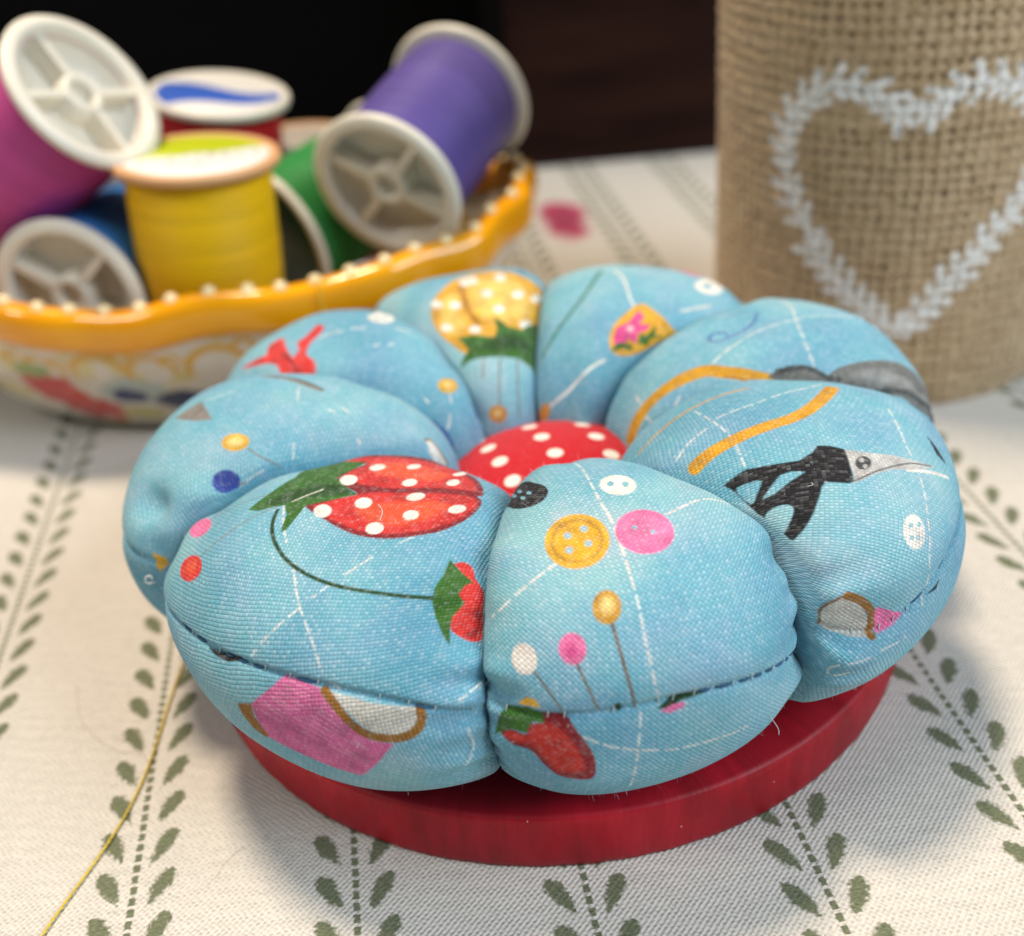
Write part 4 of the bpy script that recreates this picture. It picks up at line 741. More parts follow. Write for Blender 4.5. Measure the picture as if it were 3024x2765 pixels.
# covered button in the middle
bc = np.array([.10, -.5]); nb, mb_ = 240, 120
al = np.linspace(0, 2 * np.pi, nb, endpoint=False); rr = np.linspace(0.001, 1, mb_)
A_, R_ = np.meshgrid(al, rr, indexing='ij')
bz = 1.53 + .70 * np.sqrt(np.clip(1 - R_ ** 2.2, 0, 1))
BX = np.stack([bc[0] + 1.28 * R_ * np.cos(A_), bc[1] + 1.28 * R_ * np.sin(A_), bz], -1)
e1 = np.array([.56, -.02]); e2 = np.array([-.11, .36]); o0 = np.array([0.129, -0.565])
col = np.empty((nb, mb_, 4)); col[:] = (.52, .004, .012, 0)
for i in range(-5, 6):
    for j in range(-5, 6):
        c = o0 + i * e1 + j * e2
        d = np.hypot(BX[..., 0] - c[0], BX[..., 1] - c[1])
        cv = np.clip((.082 - d) / .014 + .5, 0, 1)[..., None]
        col[..., :3] = col[..., :3] * (1 - cv) + np.array((.80, .76, .68)) * cv
me = mesh_np('fabric_button', BX.reshape(-1, 3), grid_quads(nb, mb_, cu=True)[:, ::-1])
set_attr(me, 'print', 'FLOAT_COLOR', col); set_attr(me, 'fab', 'FLOAT_VECTOR', BX * [1, 1, 0])
ob = link('fabric_button', me, fabric('red_spotted_cotton', 'print', .034, False, .04, .006, .12), pinc)
MB().lathe([(0, 1.0), (.62, 1.0), (.62, 1.75), (0, 1.75)], 48, (bc[0], bc[1], 0)).build('button_shank', plain('shank_red', (.4, .01, .015), .7), pinc)

# red wooden disc
def disc_material():
    t = NT('red_painted_wood'); o = t.obj()
    x, y, z = t.sep(o)
    ang = t.math('ARCTAN2', y, x)
    side = t.comb(t.math('MULTIPLY', ang, 14.0), t.math('MULTIPLY', z, .55), 0.0)
    g = t.noise(side, 1.6, 6, .65)
    zone = t.noise(t.comb(t.math('MULTIPLY', t.math('ADD', ang, t.math('MULTIPLY', z, .22)), 2.2), 0.0, 3.0), 1.4, 1)
    fc = t.n('ShaderNodeTexWhiteNoise', noise_dimensions='1D'); t.t.links.new(t.math('FLOOR', t.math('ADD', t.math('MULTIPLY', ang, 3.1), t.math('MULTIPLY', z, -.55))), fc.inputs['W'])
    n = t.noise(o, 5.0, 4); fine = t.noise(t.comb(t.math('MULTIPLY', x, 2.0), t.math('MULTIPLY', y, 30.0), z), 1.0, 3)
    c = t.ramp(t.math('ADD', t.math('MULTIPLY', g, .55), t.math('MULTIPLY', zone, .45)), [(.36, (.25, .002, .009)), (.5, (.37, .003, .014)), (.64, (.47, .007, .022))])
    c = t.mix(1.0, c, t.ramp(fc.outputs['Value'], [(0, (.80, .8, .8)), (1, (1.12, 1.25, 1.2))]), 'MULTIPLY')
    pale = t.ramp(t.noise(o, 40.0, 2), [(.74, (0, 0, 0)), (.80, (1, 1, 1))])
    c = t.mix(t.math('MULTIPLY', pale, .18), c, (.6, .35, .3))
    vor = t.n('ShaderNodeTexVoronoi', feature='F1'); t.t.links.new(o, vor.inputs['Vector']); vor.inputs['Scale'].default_value = 2.3
    speck = t.math('LESS_THAN', vor.outputs['Distance'], .022)
    c = t.mix(t.math('MULTIPLY', speck, .7), c, (.70, .55, .42))
    t.bump(t.math('ADD', t.math('MULTIPLY', g, 1.0), t.math('MULTIPLY', n, .6)), .014, .8)
    return t.p(Base_Color=c, Roughness=t.math('ADD', .40, t.math('MULTIPLY', n, .2)), Specular_IOR_Level=.3)
R = 3.8; T_ = .65
prof = [(0, .003), (3.70, .003), (3.78, .02), (3.79, .06), (R, .12), (R, .56), (3.795, .615), (3.775, .640), (3.74, T_), (2.0, T_), (0, T_)]
pd = np.array(prof); tA = np.linspace(0, 2 * np.pi, 360, endpoint=False)
rsn = np.random.RandomState(4); rag = np.interp(tA, np.linspace(0, 2 * np.pi, 121), np.r_[rsn.uniform(-1, 1, 120), 0]) 
DX = np.stack([pd[None, :, 0] * np.cos(tA)[:, None], pd[None, :, 0] * np.sin(tA)[:, None], pd[None, :, 1] + 0 * tA[:, None]], -1)
DX[:, 2:4, 2] += .018 * np.abs(rag)[:, None]; DX[:, 7, 2] -= .006 * np.abs(np.roll(rag, 40))
dm = mesh_np('wooden_base', DX.reshape(-1, 3), grid_quads(360, len(prof), cu=True))
link('wooden_base', dm, disc_material(), pinc)

# loose fibres on the cotton
fib = plain('fibre', (.55, .60, .62), .6)
for P in [[[-0.744, 0.368, 2.514], [-0.729, 0.563, 2.458], [-0.761, 0.617, 2.512], [-0.765, 0.617, 2.529]], [[-1.444, -2.457, 2.896], [-1.426, -2.345, 2.909], [-1.464, -2.244, 2.915]], [[-0.466, -1.442, 2.464], [-0.512, -1.647, 2.593], [-0.596, -1.937, 2.739]], [[1.515, -3.826, 1.644], [1.611, -3.751, 1.42], [1.605, -3.801, 1.399]], [[2.548, 1.932, 2.505], [2.596, 1.883, 2.512], [2.61, 1.98, 2.507], [2.611, 1.972, 2.498]], [[2.068, -2.601, 2.938], [2.109, -2.61, 2.954], [2.102, -2.587, 2.96]], [[0.947, -0.367, 2.306], [1.024, -0.394, 2.361], [1.068, -0.378, 2.43]], [[-0.819, -3.985, 1.867], [-0.807, -3.993, 1.779], [-0.849, -4.021, 1.721]]]:
    MB().tube(spline(P, 6), .0032, 5).build('stray_fibre', fib, pinc)
MB().tube([[-3.764, -1.618, 1.9], [-3.767, -1.613, 1.914], [-3.775, -1.609, 1.926], [-3.787, -1.607, 1.934], [-3.801, -1.606, 1.936], [-3.815, -1.607, 1.933], [-3.827, -1.61, 1.924], [-3.834, -1.614, 1.912], [-3.836, -1.619, 1.898], [-3.832, -1.623, 1.884], [-3.824, -1.627, 1.873], [-3.811, -1.629, 1.866], [-3.797, -1.63, 1.864], [-3.783, -1.629, 1.868], [-3.7, -1.498, 1.8]], .006, 6).build('thread_end', plain('white_thread', (.8, .8, .8), .5), pinc)


# ------------------------------------------------------------------ scalloped bowl
def glaze_yellow():
    t = NT('yellow_glaze'); o = t.obj(); n = t.noise(o, .9, 3)
    return t.p(Base_Color=t.ramp(n, [(.3, (.80, .31, .002)), (.7, (.88, .39, .003))]), Roughness=.14, Coat_Weight=.25, Coat_Roughness=.04)
def glaze_white():
    """cream glaze with hand painted flowers and yellow scrolls, laid out in the bowl's own angle and height"""
    t = NT('painted_white_glaze'); o = t.obj(); x, y, z = t.sep(o)
    ang = t.math('ARCTAN2', t.math('DIVIDE', y, 2.9), t.math('DIVIDE', x, 4.9))
    s = t.math('MULTIPLY', ang, 4.4)
    c = (.62, .57, .50)
    n = t.noise(o, 1.6, 3); n2 = t.noise(o, 3.0, 2)
    c = t.mix(t.ramp(n, [(.52, (0, 0, 0)), (.60, (.75, .75, .75))]), c, (.58, .48, .14))
    k = 1.55
    f = t.math('SUBTRACT', s, t.math('MULTIPLY', t.math('ROUND', t.math('DIVIDE', s, k)), k))
    # scroll arcs
    for (cx_, cz_, r_, w_) in [(-.36, 1.28, .40, .075), (.34, 1.34, .30, .06), (.02, 1.62, .14, .06), (.62, 1.5, .12, .05)]:
        d = t.math('SQRT', t.math('ADD', t.math('POWER', t.math('SUBTRACT', f, cx_), 2.0), t.math('POWER', t.math('SUBTRACT', z, cz_), 2.0)))
        ring = t.math('SUBTRACT', w_, t.math('ABSOLUTE', t.math('SUBTRACT', d, r_)))
        up = t.math('MULTIPLY', t.math('ADD', t.math('SUBTRACT', z, cz_), .1), 10.0, clamp=True)
        c = t.mix(t.math('MULTIPLY', t.math('MULTIPLY', ring, 30.0, clamp=True), up), c, (.60, .33, .02))
    for (fa, fz, rx, rz, colr) in [(-9.132, 0.996, 0.58, 0.36, (0.52, 0.03, 0.02)), (-8.792, 0.588, 0.6, 0.34, (0.52, 0.028, 0.02)), (-8.821, 0.906, 0.25, 0.18, (0.6, 0.05, 0.03)), (-7.823, 1.016, 0.5, 0.3, (0.4, 0.46, 0.44)), (-7.917, 0.912, 0.28, 0.16, (0.02, 0.035, 0.12)), (-7.186, 0.778, 0.42, 0.22, (0.02, 0.03, 0.09)), (-7.983, 0.507, 0.4, 0.16, (0.46, 0.42, 0.08)), (-9.219, 1.401, 0.35, 0.16, (0.25, 0.32, 0.1)), (-2.22, 0.996, 0.58, 0.36, (0.52, 0.03, 0.02)), (-1.88, 0.588, 0.6, 0.34, (0.52, 0.028, 0.02)), (-1.909, 0.906, 0.25, 0.18, (0.6, 0.05, 0.03)), (-0.911, 1.016, 0.5, 0.3, (0.4, 0.46, 0.44)), (-1.005, 0.912, 0.28, 0.16, (0.02, 0.035, 0.12)), (-0.274, 0.778, 0.42, 0.22, (0.02, 0.03, 0.09)), (-1.071, 0.507, 0.4, 0.16, (0.46, 0.42, 0.08)), (4.691, 0.996, 0.58, 0.36, (0.52, 0.03, 0.02)), (5.031, 0.588, 0.6, 0.34, (0.52, 0.028, 0.02)), (5.002, 0.906, 0.25, 0.18, (0.6, 0.05, 0.03)), (6.0, 1.016, 0.5, 0.3, (0.4, 0.46, 0.44)), (5.906, 0.912, 0.28, 0.16, (0.02, 0.035, 0.12)), (6.637, 0.778, 0.42, 0.22, (0.02, 0.03, 0.09)), (5.84, 0.507, 0.4, 0.16, (0.46, 0.42, 0.08)), (11.603, 0.996, 0.58, 0.36, (0.52, 0.03, 0.02)), (11.943, 0.588, 0.6, 0.34, (0.52, 0.028, 0.02)), (11.914, 0.906, 0.25, 0.18, (0.6, 0.05, 0.03)), (12.912, 1.016, 0.5, 0.3, (0.4, 0.46, 0.44)), (12.818, 0.912, 0.28, 0.16, (0.02, 0.035, 0.12)), (13.549, 0.778, 0.42, 0.22, (0.02, 0.03, 0.09)), (12.752, 0.507, 0.4, 0.16, (0.46, 0.42, 0.08))]:
        dx = t.math('DIVIDE', t.math('SUBTRACT', s, fa), rx); dz = t.math('DIVIDE', t.math('SUBTRACT', z, fz), rz)
        r = t.math('ADD', t.math('SQRT', t.math('ADD', t.math('MULTIPLY', dx, dx), t.math('MULTIPLY', dz, dz))), t.math('MULTIPLY', t.math('SUBTRACT', n2, .5), .9))
        c = t.mix(t.math('MULTIPLY', t.math('SUBTRACT', 1.0, r), 6.0, clamp=True), c, colr)
    return t.p(Base_Color=c, Roughness=.15, Coat_Weight=.5, Coat_Roughness=.05)
bowl = empty('bowl', (-4.6, 6.7, 0))
tag(bowl, 'yellow scalloped ceramic bowl with beaded rim and painted flowers holding thread spools', 'bowl')
BA, BB = 4.9, 2.9
KA = np.radians(np.array([-118.7, -112.7, -106.9, -101.3, -96.3, -92.9, -86.9, -79.6, -74.4, -69.1, -63.3, -53.8, -46.9, -38.9, -30.8, -20.7, -8.3]))
KZ = np.array([2.49, 2.40, 2.32, 2.30, 2.30, 2.37, 2.45, 2.44, 2.40, 2.37, 2.39, 2.50, 2.51, 2.48, 2.58, 2.72, 2.82])
TB = np.linspace(0, 2 * np.pi, 360, endpoint=False)
def rim_z(t):
    t = (np.asarray(t) + np.pi) % (2 * np.pi) - np.pi
    z = np.interp(t, KA, KZ)
    alt = 2.5 + .08 * np.sin(9 * t)
    w = np.clip(np.minimum((t - KA[0]) / .3 + 1, (KA[-1] - t) / .3 + 1), 0, 1)
    alt = alt + .3 * np.exp(-(t / .5) ** 2) + .3 * np.exp(-((np.abs(t) - np.pi) / .5) ** 2)
    return z * w + alt * (1 - w)
RZ = rim_z(TB); kern = np.hanning(13); kern /= kern.sum()
RZ = np.convolve(np.r_[RZ[-6:], RZ, RZ[:6]], kern, 'valid')
SC_ = 1 + .012 * np.sin(18 * TB)
def ring(fr, dz, z=None):
    return np.stack([BA * fr * SC_ * np.cos(TB), BB * fr * SC_ * np.sin(TB), (RZ + dz) if z is None else z + 0 * TB], -1)
def ring_off(off, dz):
    nx_ = np.cos(TB) / BA; ny_ = np.sin(TB) / BB; L = np.hypot(nx_, ny_)
    return np.stack([BA * SC_ * np.cos(TB) + nx_ / L * off, BB * SC_ * np.sin(TB) + ny_ / L * off, RZ + dz], -1)
sec = [(-.17, -.02), (-.10, .03), (.0, .035), (.075, .0), (.13, -.08), (.155, -.24), (.14, -.42), (.085, -.55), (.0, -.60), (-.08, -.56), (-.15, -.38), (-.18, -.12)]
rim = MB().grid(np.stack([ring_off(a, b) for a, b in sec], 1), cu=True, cv=True).build('rim', glaze_yellow(), bowl)
body_rows = [ring_off(.015, -.57)]
for fr, hz in [(.965, .80), (.93, .64), (.885, .48), (.835, .33), (.78, .20), (.73, .11), (.70, .06)]:
    body_rows.append(np.stack([BA * fr * np.cos(TB), BB * fr * np.sin(TB), (RZ - .58) * hz], -1))
body_rows += [np.stack([BA * .68 * np.cos(TB), BB * .66 * np.sin(TB), .0 * TB + .004], -1), np.stack([BA * .3 * np.cos(TB), BB * .3 * np.sin(TB), .0 * TB + .05], -1)]
for fr, zz in [(.25, .3), (.6, .32), (.72, .42), (.80, .62), (.88, 1.0), (.94, 1.5)]:
    body_rows.append(np.stack([BA * fr * np.cos(TB), BB * fr * np.sin(TB), zz + 0 * TB], -1))
body_rows.append(ring_off(-.12, -.38))
MB().grid(np.stack(body_rows, 1), cu=True).build('body', glaze_white(), bowl)
bead_mat = plain('bead_glaze', (.88, .70, .40), .08, .05, Coat_Weight=.8, Coat_Roughness=.03)
sph = []
for i in range(9):
    ph = np.pi / 2 * i / 8 * 1.5
    sph.append((.098 * math.sin(ph), .098 * math.cos(ph)))
bead0 = None
L = np.r_[0, np.cumsum(np.hypot(np.diff(np.r_[BA * np.cos(TB), BA]), np.diff(np.r_[BB * np.sin(TB), 0])))]
nbead = 52
for i in range(nbead):
    tq = np.interp((i + .15) / nbead * L[-1], L, np.r_[TB, 2 * np.pi])
    j = int(tq / (2 * np.pi) * 360) % 360
    p = ring_off(-.05, .02)[j]
    if bead0 is None:
        bead0 = MB().lathe(sph, 20).build('bead', bead_mat, rim); b = bead0
    else:
        b = bead0.copy(); COL.objects.link(b); b.parent = rim
    b.location = Vector(p) * S

# ------------------------------------------------------------------ thread spools
white_plastic = plain('white_plastic', (.74, .70, .60), .38, .03, 2.0, Subsurface_Weight=.15, Subsurface_Radius=(.004, .003, .002))
tan_plastic = plain('tan_plastic', (.66, .36, .17), .45, .05, 2.0)
def thread_mat(name, col, sheen=.12):
    t = NT(name); o = t.obj(); x, y, z = t.sep(o)
    tw = t.math('SINE', t.math('ADD', t.math('MULTIPLY', z, 2 * math.pi / .052), t.math('MULTIPLY', t.math('SINE', t.math('MULTIPLY', t.math('ARCTAN2', y, x), 1.0)), .8)))
    n = t.noise(t.comb(t.math('MULTIPLY', x, .4), t.math('MULTIPLY', y, .4), t.math('MULTIPLY', z, 9.0)), 1.0, 4)
    f = t.math('ADD', t.math('MULTIPLY', tw, .24), n)
    c = t.ramp(f, [(.25, tuple(q * .78 for q in col)), (.75, tuple(min(1, q * 1.15) for q in col))])
    t.bump(t.math('ADD', tw, n), .006, .8)
    return t.p(Base_Color=c, Roughness=.5, Sheen_Weight=.04, Sheen_Roughness=.3, Specular_IOR_Level=.28)
def label_mat(kind):
    t = NT('paper_label_' + kind); o = t.obj(); x, y, z = t.sep(o)
    n = t.noise(o, 5.0, 3); d = t.math('ADD', y, t.math('MULTIPLY', t.math('SUBTRACT', n, .5), .25))
    if kind == 'lime':
        c = t.mix(t.math('MULTIPLY', t.math('SUBTRACT', d, .02), 14.0, clamp=True), (.74, .72, .68), (.45, .52, .006))
        # grey smudges of small type
        mk = t.noise(t.comb(t.math('MULTIPLY', x, 7.0), t.math('MULTIPLY', y, 14.0), 0.0), 1.0, 2)
        zone = t.math('LESS_THAN', t.math('ADD', t.math('ABSOLUTE', t.math('ADD', y, .22)), t.math('MULTIPLY', t.math('ABSOLUTE', x), .35)), .34)
        c = t.mix(t.math('MULTIPLY', t.math('MULTIPLY', t.math('SUBTRACT', mk, .5), 8.0, clamp=True), t.math('MULTIPLY', zone, .7)), c, (.10, .14, .13))
    elif kind == 'teal':
        c = t.ramp(n, [(.3, (.004, .05, .05)), (.7, (.01, .085, .08))])
    elif kind == 'plain':
        c = t.ramp(n, [(.3, (.45, .42, .36)), (.7, (.55, .5, .45))])
    else:
        w = t.math('ADD', t.math('ADD', y, .12), t.math('MULTIPLY', t.math('SINE', t.math('MULTIPLY', x, 3.2)), .16))
        b = t.math('SUBTRACT', t.math('ADD', .40, t.math('MULTIPLY', x, -.22)), t.math('ABSOLUTE', w))
        c = t.mix(t.math('MULTIPLY', b, 14.0, clamp=True), (.72, .70, .66), (.03, .10, .45))
    return t.p(Base_Color=c, Roughness=.4)
def at(px, py, depth):
    return CAM + depth * (FW + RT * ((px - 1512) / F_PX) + UP * (-(py - 1382) / F_PX))
RF = 1.13
def spool(name, A, B, col, label, open_end=True, plastic=None, lab=None, RT_=.98, RF=RF, spin=0.0):
    """A: centre of the end turned to the camera, B: centre of the other end"""
    A = np.array(A); B = np.array(B); L = np.linalg.norm(A - B); ax = (A - B) / L
    rot = Vector((0, 0, 1)).rotation_difference(Vector(ax)) @ Vector((0, 0, 1)).rotation_difference(Vector((0, 0, 1)))
    from mathutils import Quaternion
    rot = rot @ Quaternion((0, 0, 1), spin)
    r = empty(name, B, rot); tag(r, label, 'spool', 'sewing thread spools piled in the yellow bowl')
    pl = plastic or white_plastic
    z1 = L; zt = L - .15; zb = .15
    MB().lathe([(RF - .25, zb), (RT_ - .05, zb), (RT_, zb + .05), (RT_ + .012, (zb + zt) / 2), (RT_, zt - .05), (RT_ - .05, zt), (RF - .25, zt)], 96).build('thread', thread_mat('thread_' + name, col), r)
    for top in (1, 0):
        f = (lambda z: z) if top else (lambda z: L - z)
        if top and lab:
            P = [(0, L - .03), (RF - .12, L - .03), (RF - .07, L), (RF - .02, L - .015), (RF, L - .06), (RF - .015, L - .13), (RF - .06, L - .15), (.4, L - .15)]
            fl = MB().lathe([(a, f(b)) for a, b in P], 96).build('flange', pl, r)
            MB().lathe([(0.0, L - .02), (RF - .16, L - .02), (RF - .15, L - .026)], 64).build('label', label_mat(lab), r)
        else:
            P = [(.30, L - .42), (RF - .26, L - .42), (RF - .23, L - .05), (RF - .19, L - .005), (RF - .13, L), (RF - .03, L - .02), (RF, L - .06), (RF - .015, L - .13), (RF - .06, L - .15), (RF - .24, L - .15)]
            fl = MB().lathe([(a, f(b)) for a, b in P], 96).build('flange', pl, r)
            MB().lathe([(a, f(b)) for a, b in [(.17, L - .42), (.17, L - .10), (.19, L - .07), (.27, L - .07), (.30, L - .10), (.31, L - .42)]], 40).build('hub', pl, fl)
            MB().lathe([(a, f(b)) for a, b in [(0, L - .26), (.18, L - .26)]], 24).build('bore', pl, fl)
            sp0 = None
            for k in range(4):
                a = k * math.pi / 2 + (.25 if k % 2 else 0)
                if sp0 is None:
                    sp0 = MB().box(((.27 + RF - .2) / 2, 0, f(L - .24)), (RF - .2 - .27, .11, .32)).build('spoke', pl, fl, False); s_ = sp0
                else:
                    s_ = sp0.copy(); COL.objects.link(s_); s_.parent = fl
                s_.rotation_euler = (0, 0, a)
    return r
spool('purple_spool', at(1135, 562, 15.7), at(1364, 275, 17.3), (.105, .075, .30), 'purple thread spool lying tilted with its white spoked end facing forward', spin=.35)
yl = spool('yellow_spool', at(577, 452, 15.2), at(650, 960, 16.5), (.82, .48, .0005), 'yellow thread spool standing upright with a lime and white label', plastic=tan_plastic, lab='lime', spin=.37)
spool('red_spool', at(645, 270, 18.1), at(672, 710, 19.6), (.50, .008, .015), 'red thread spool standing behind the yellow one, blue swirl on its white label', lab='blue', spin=.2)
spool('magenta_spool', at(257, 263, 14.8), at(-105, 652, 16.75), (.50, .06, .27), 'magenta pink thread spool leaning with its white spoked end up at left', spin=.9)
spool('blue_spool', at(200, 884, 15.6), at(430, 720, 17.5), (.035, .24, .70), 'blue thread spool lying low at left with its spoked end half behind the rim', spin=.5)
spool('green_spool', at(812, 705, 17.25), at(1165, 490, 18.5), (.03, .26, .06), 'green thread spool lying between the yellow and purple ones, dark teal label', lab='teal', spin=.3)
spool('grey_spool', at(925, 418, 19.6), at(950, 800, 21.0), (.30, .29, .27), 'mostly hidden thread spool with a tan rim behind the green and purple ones', plastic=tan_plastic, lab='plain', spin=.4)

# ------------------------------------------------------------------ burlap jar
JC = np.array([5.55, 5.80]); JR = 2.48; JH = 9.0
jar = empty('burlap_jar', (JC[0], JC[1], 0))
tag(jar, 'tall jar wrapped in brown burlap with a white leafy heart painted on it', 'jar')
PER = 2 * np.pi * JR / 96
NW = 96; NA = 96 * 8; NZ = int(JH / PER) * 8
th = np.linspace(0, 2 * np.pi, NA, endpoint=False); zz = np.linspace(.02, JH, NZ)
TH, ZZ = np.meshgrid(th, zz, indexing='ij')
rs = np.random.RandomState(11)
def lown(n, m, a, b):
    """smooth random field sampled on the (theta, z) grid, periodic in theta"""
    g = rs.uniform(-1, 1, (n, m)); iu = (TH / (2 * np.pi) * n * a) % n; iv = (ZZ / JH * (m - 1) * b) % (m - 1)
    i0 = iu.astype(int); j0 = iv.astype(int); fu = iu - i0; fv = iv - j0; fu = fu * fu * (3 - 2 * fu); fv = fv * fv * (3 - 2 * fv)
    i1 = (i0 + 1) % n; j1 = np.minimum(j0 + 1, m - 1)
    return (g[i0, j0] * (1 - fu) + g[i1, j0] * fu) * (1 - fv) + (g[i0, j1] * (1 - fu) + g[i1, j1] * fu) * fv
wx = TH / (2 * np.pi) * NW + .16 * lown(60, 40, 1, 1) + .10 * lown(160, 90, 1, 1)
wz = ZZ / PER + .16 * lown(40, 50, 1, 1) + .10 * lown(120, 110, 1, 1) + .25 * lown(9, 6, 1, 1)
ix = np.floor(wx).astype(int); iz = np.floor(wz).astype(int); fx = wx - ix - .5; fz = wz - iz - .5
wr = rs.uniform(.32, .48, 400); hr = rs.uniform(.32, .50, 400)
wid = wr[ix % 96] * (1 + .30 * lown(200, 60, 1, 1)); hid = hr[iz % 400] * (1 + .30 * lown(120, 120, 1, 1))
sgn = np.where((ix + iz) % 2 == 0, 1, -1)
warp = np.sqrt(np.clip(1 - (fx / wid) ** 2, 0, 1)); weft = np.sqrt(np.clip(1 - (fz / hid) ** 2, 0, 1))
ua = np.cos(np.pi * (wz - .5)) * np.where(ix % 2 == 0, 1, -1); ub = -np.cos(np.pi * (wx - .5)) * np.where(iz % 2 == 0, 1, -1)
hw = np.where(warp > 0, .5 * warp + .22 * ua + .3, 0); hf = np.where(weft > 0, .5 * weft + .22 * ub + .3, 0)
hgt = np.maximum(hw, hf)
fade = np.clip((ZZ - .0) / .25, 0, 1)
RAD = JR - .085 + .085 * np.clip(hgt, 0, 1.05) * (0.6 + .4 * fade) + .012 * lown(300, 300, 1, 1)
RAD = RAD + .05 * np.sin(np.pi * np.clip(ZZ / 5, 0, 1)) * -.6
JX = np.stack([RAD * np.cos(TH), RAD * np.sin(TH), ZZ], -1)
fibv = lown(300, 40, 1, 1) * .5 + lown(60, 300, 1, 1) * .5
yarn = np.array((.42, .295, .165)); yarn2 = np.array((.55, .42, .265)); hole = np.array((.19, .145, .08)); hole2 = np.array((.25, .16, .085))
k = np.clip(.5 + .8 * fibv + .35 * rs.uniform(-1, 1, TH.shape), 0, 1)[..., None]
col = yarn * (1 - k) + yarn2 * k
hk = np.clip(.5 + 1.2 * lown(90, 60, 1, 1), 0, 1)[..., None]
hm = np.clip((.34 - hgt) / .22, 0, 1)[..., None]
col = col * (1 - hm) + (hole * (1 - hk) + hole2 * hk) * hm
# white heart of little sprigs
HEART = [[[4.544, 1.137], [4.47, 1.253], [4.367, 1.404], [4.261, 1.633], [4.162, 1.851], [4.059, 2.124], [3.97, 2.394], [3.987, 2.464], [3.926, 2.674], [3.862, 2.901], [3.82, 3.155], [3.797, 3.414], [3.793, 3.698], [3.816, 3.926], [3.868, 4.12], [3.945, 4.286], [4.034, 4.391], [4.129, 4.435], [4.221, 4.398], [4.315, 4.275], [4.394, 4.127], [4.459, 3.975]], [[4.524, 1.138], [4.595, 1.385], [4.674, 1.642], [4.761, 1.906], [4.859, 2.154], [4.944, 2.395], [5.023, 2.63], [5.113, 2.79], [5.189, 3.155], [5.213, 3.414], [5.216, 3.698], [5.194, 3.926], [5.003, 4.293], [4.894, 4.395], [4.795, 4.415], [4.688, 4.414], [4.612, 4.31], [4.545, 4.172], [4.493, 4.029]]]
SURF = np.stack([TH * JR, ZZ], -1)
cover = np.zeros(TH.shape)
def stroke(P, w):
    global cover
    P = np.asarray(P); lo = P.min(0) - .3; hi = P.max(0) + .3
    mk = np.nonzero((SURF[..., 0] > lo[0]) & (SURF[..., 0] < hi[0]) & (SURF[..., 1] > lo[1]) & (SURF[..., 1] < hi[1]))
    if not len(mk[0]): return
    q = SURF[mk]; q3 = np.concatenate([q, q[:, :1] * 0], 1); P3 = np.concatenate([P, P[:, :1] * 0], 1)
    cv = np.clip(.5 + (w - seg_dist(q3, P3, False)) / .03, 0, 1)
    cover[mk] = np.maximum(cover[mk], cv)
rh = random.Random(3)
for half in HEART:
    P = spline(np.array(half) * [JR, 1], 8); Ls = np.r_[0, np.cumsum(np.linalg.norm(np.diff(P, axis=0), axis=1))]
    stroke(P, .048)
    s = .10
    while s < Ls[-1] - .02:
        c = np.array([np.interp(s, Ls, P[:, i]) for i in (0, 1)]); c2 = np.array([np.interp(s + .06, Ls, P[:, i]) for i in (0, 1)])
        d = (c2 - c) / (np.linalg.norm(c2 - c) + 1e-9); nrm = np.array([-d[1], d[0]])
        for sd in (-1, 1):
            ln = rh.uniform(.19, .25); an = rh.uniform(.72, .98)
            tip = c + d * ln * math.cos(an) * 1.1 + nrm * sd * ln * math.sin(an) * 1.15
            stroke([c, c + (tip - c) * .5, tip], rh.uniform(.046, .060))
        s += rh.uniform(.22, .25)
paintm = np.clip(cover * 1.15 - .25 * hm[..., 0] * rs.uniform(0, 1, TH.shape), 0, 1)[..., None]
col = col * (1 - paintm) + np.array((.82, .82, .80)) * paintm
me = mesh_np('burlap_sleeve', JX.reshape(-1, 3), grid_quads(NA, NZ, cu=True))
set_attr(me, 'print', 'FLOAT_COLOR', np.concatenate([col, np.ones(TH.shape + (1,))], -1))
tb = NT('burlap'); at_ = tb.attr('print').outputs['Color']; ob_ = tb.obj()
fz_ = tb.noise(ob_, 26.0, 4, .7)
tb.bump(fz_, .02)
burlap = tb.p(Base_Color=tb.mix(1.0, at_, tb.ramp(fz_, [(.3, (.82, .82, .82)), (.7, (1.14, 1.14, 1.14))]), 'MULTIPLY'), Roughness=.95, Sheen_Weight=.25, Specular_IOR_Level=.15)
link('burlap_sleeve', me, burlap, jar)
MB().lathe([(0, .01), (JR - .14, .01), (JR - .12, .2), (JR - .12, JH + .2), (JR - .2, JH + .3), (JR - .28, JH + .2), (JR - .28, .5), (0, .5)], 96).build('glass_jar', plain('jar_glass', (.25, .28, .24), .1, Transmission_Weight=.6), jar)

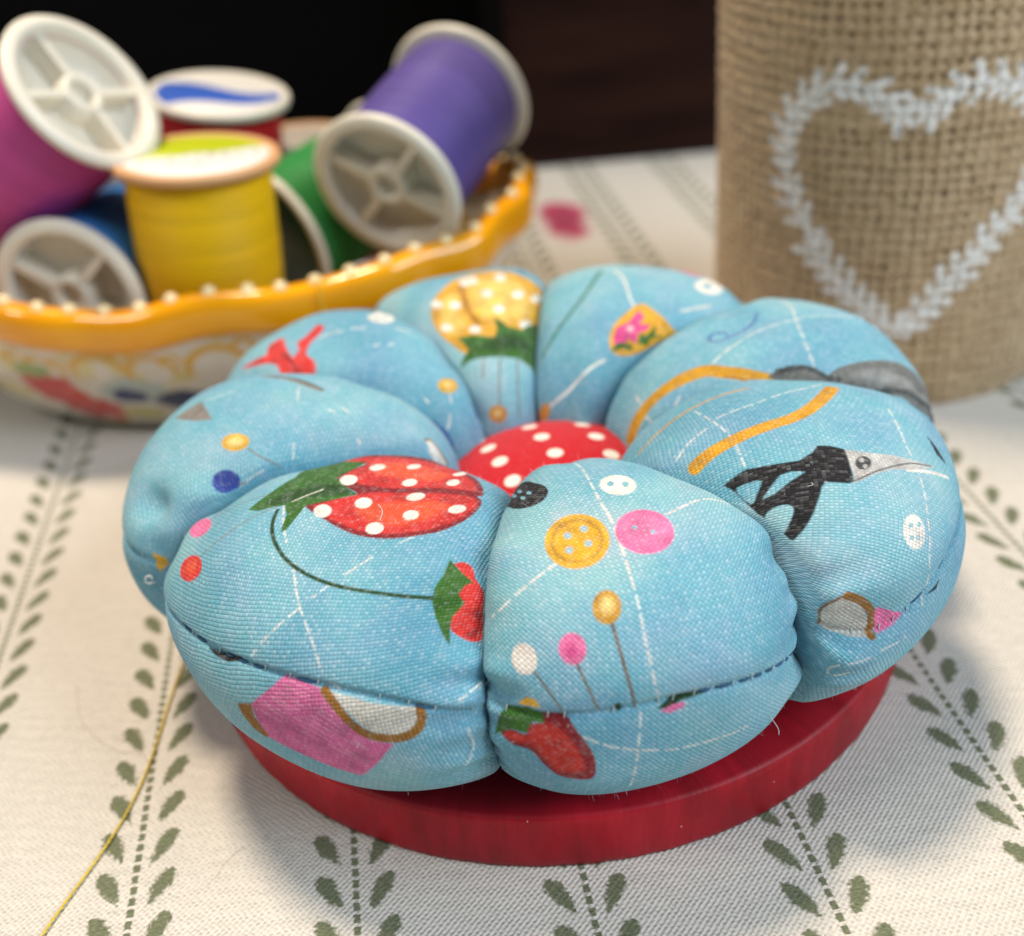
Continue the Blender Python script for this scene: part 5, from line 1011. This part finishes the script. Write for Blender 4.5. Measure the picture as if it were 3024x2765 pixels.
# ------------------------------------------------------------------ loose yellow thread and hairs
th_ = [[-2.9, 4.6, 1.9], [-2.78, 4.28, 2.3], [-2.72, 4.12, 2.44], [-2.66, 3.98, 2.42], [-2.64, 3.86, 2.24], [-2.66, 3.8, 1.95], [-2.9, 3.4, 1.1], [-3.35, 2.9, 0.25], [-3.75, 1.9, 0.03], [-3.904, 0.904, 0.028], [-4.023, 0.076, 0.026], [-4.095, -0.526, 0.025], [-4.128, -0.97, 0.025], [-4.138, -1.35, 0.025], [-4.142, -1.705, 0.025], [-4.152, -2.027, 0.025], [-4.172, -2.308, 0.025], [-4.205, -2.558, 0.025], [-4.253, -2.796, 0.025], [-4.315, -3.029, 0.025], [-4.388, -3.255, 0.025], [-4.466, -3.47, 0.025], [-4.54, -3.669, 0.025], [-4.607, -3.861, 0.025], [-4.668, -4.058, 0.025], [-4.726, -4.274, 0.025], [-4.784, -4.505, 0.025]]
P = spline(th_, 10); ph = np.linspace(0, 1, len(P))
m_ = MB()
d_ = np.gradient(P, axis=0); d_ /= np.linalg.norm(d_, axis=1)[:, None]; Ls = np.r_[0, np.cumsum(np.linalg.norm(np.diff(P, axis=0), axis=1))]
fine = np.linspace(0, Ls[-1], 1400); PF = np.stack([np.interp(fine, Ls, P[:, i]) for i in range(3)], -1)
DF = np.gradient(PF, axis=0); DF /= np.linalg.norm(DF, axis=1)[:, None]
NF = np.cross(DF, [0.3, 0.2, 1]); NF /= np.linalg.norm(NF, axis=1)[:, None]; BF = np.cross(DF, NF)
for k in range(2):          # two plies twisted together
    a = fine / .06 * 2 * np.pi * .5 + k * np.pi
    m_.tube(PF + .0062 * (NF * np.cos(a)[:, None] + BF * np.sin(a)[:, None]), .0078, 6)
yt = m_.build('sewing_thread', plain('yellow_thread', (.62, .46, .02), .35, .1, 6.0, Sheen_Weight=.3))
tag(yt, 'loose yellow sewing thread running from the bowl across the tablecloth', 'thread')
hm_ = plain('hair_brown', (.34, .24, .19), .5)
h1 = MB().tube(spline([[-5.251, -0.802, 0.012], [-5.127, -1.184, 0.012], [-5.008, -1.432, 0.012], [-4.862, -1.609, 0.012], [-4.688, -1.775, 0.012], [-4.512, -1.895, 0.012], [-4.379, -1.918, 0.012], [-4.275, -1.95, 0.012], [-4.181, -2.085, 0.012]], 8), .0014, 5).build('hair', hm_); tag(h1, 'fine curved hair lying on the tablecloth left of the yellow thread', 'hair')
h2 = MB().tube(spline([[-3.04, -3.239, 0.012], [-3.106, -3.289, 0.012], [-3.176, -3.376, 0.012], [-3.222, -3.465, 0.012], [-3.246, -3.534, 0.012]], 8), .0014, 5).build('hair', hm_); tag(h2, 'short fine hair lying on the tablecloth in front of the red disc', 'hair')
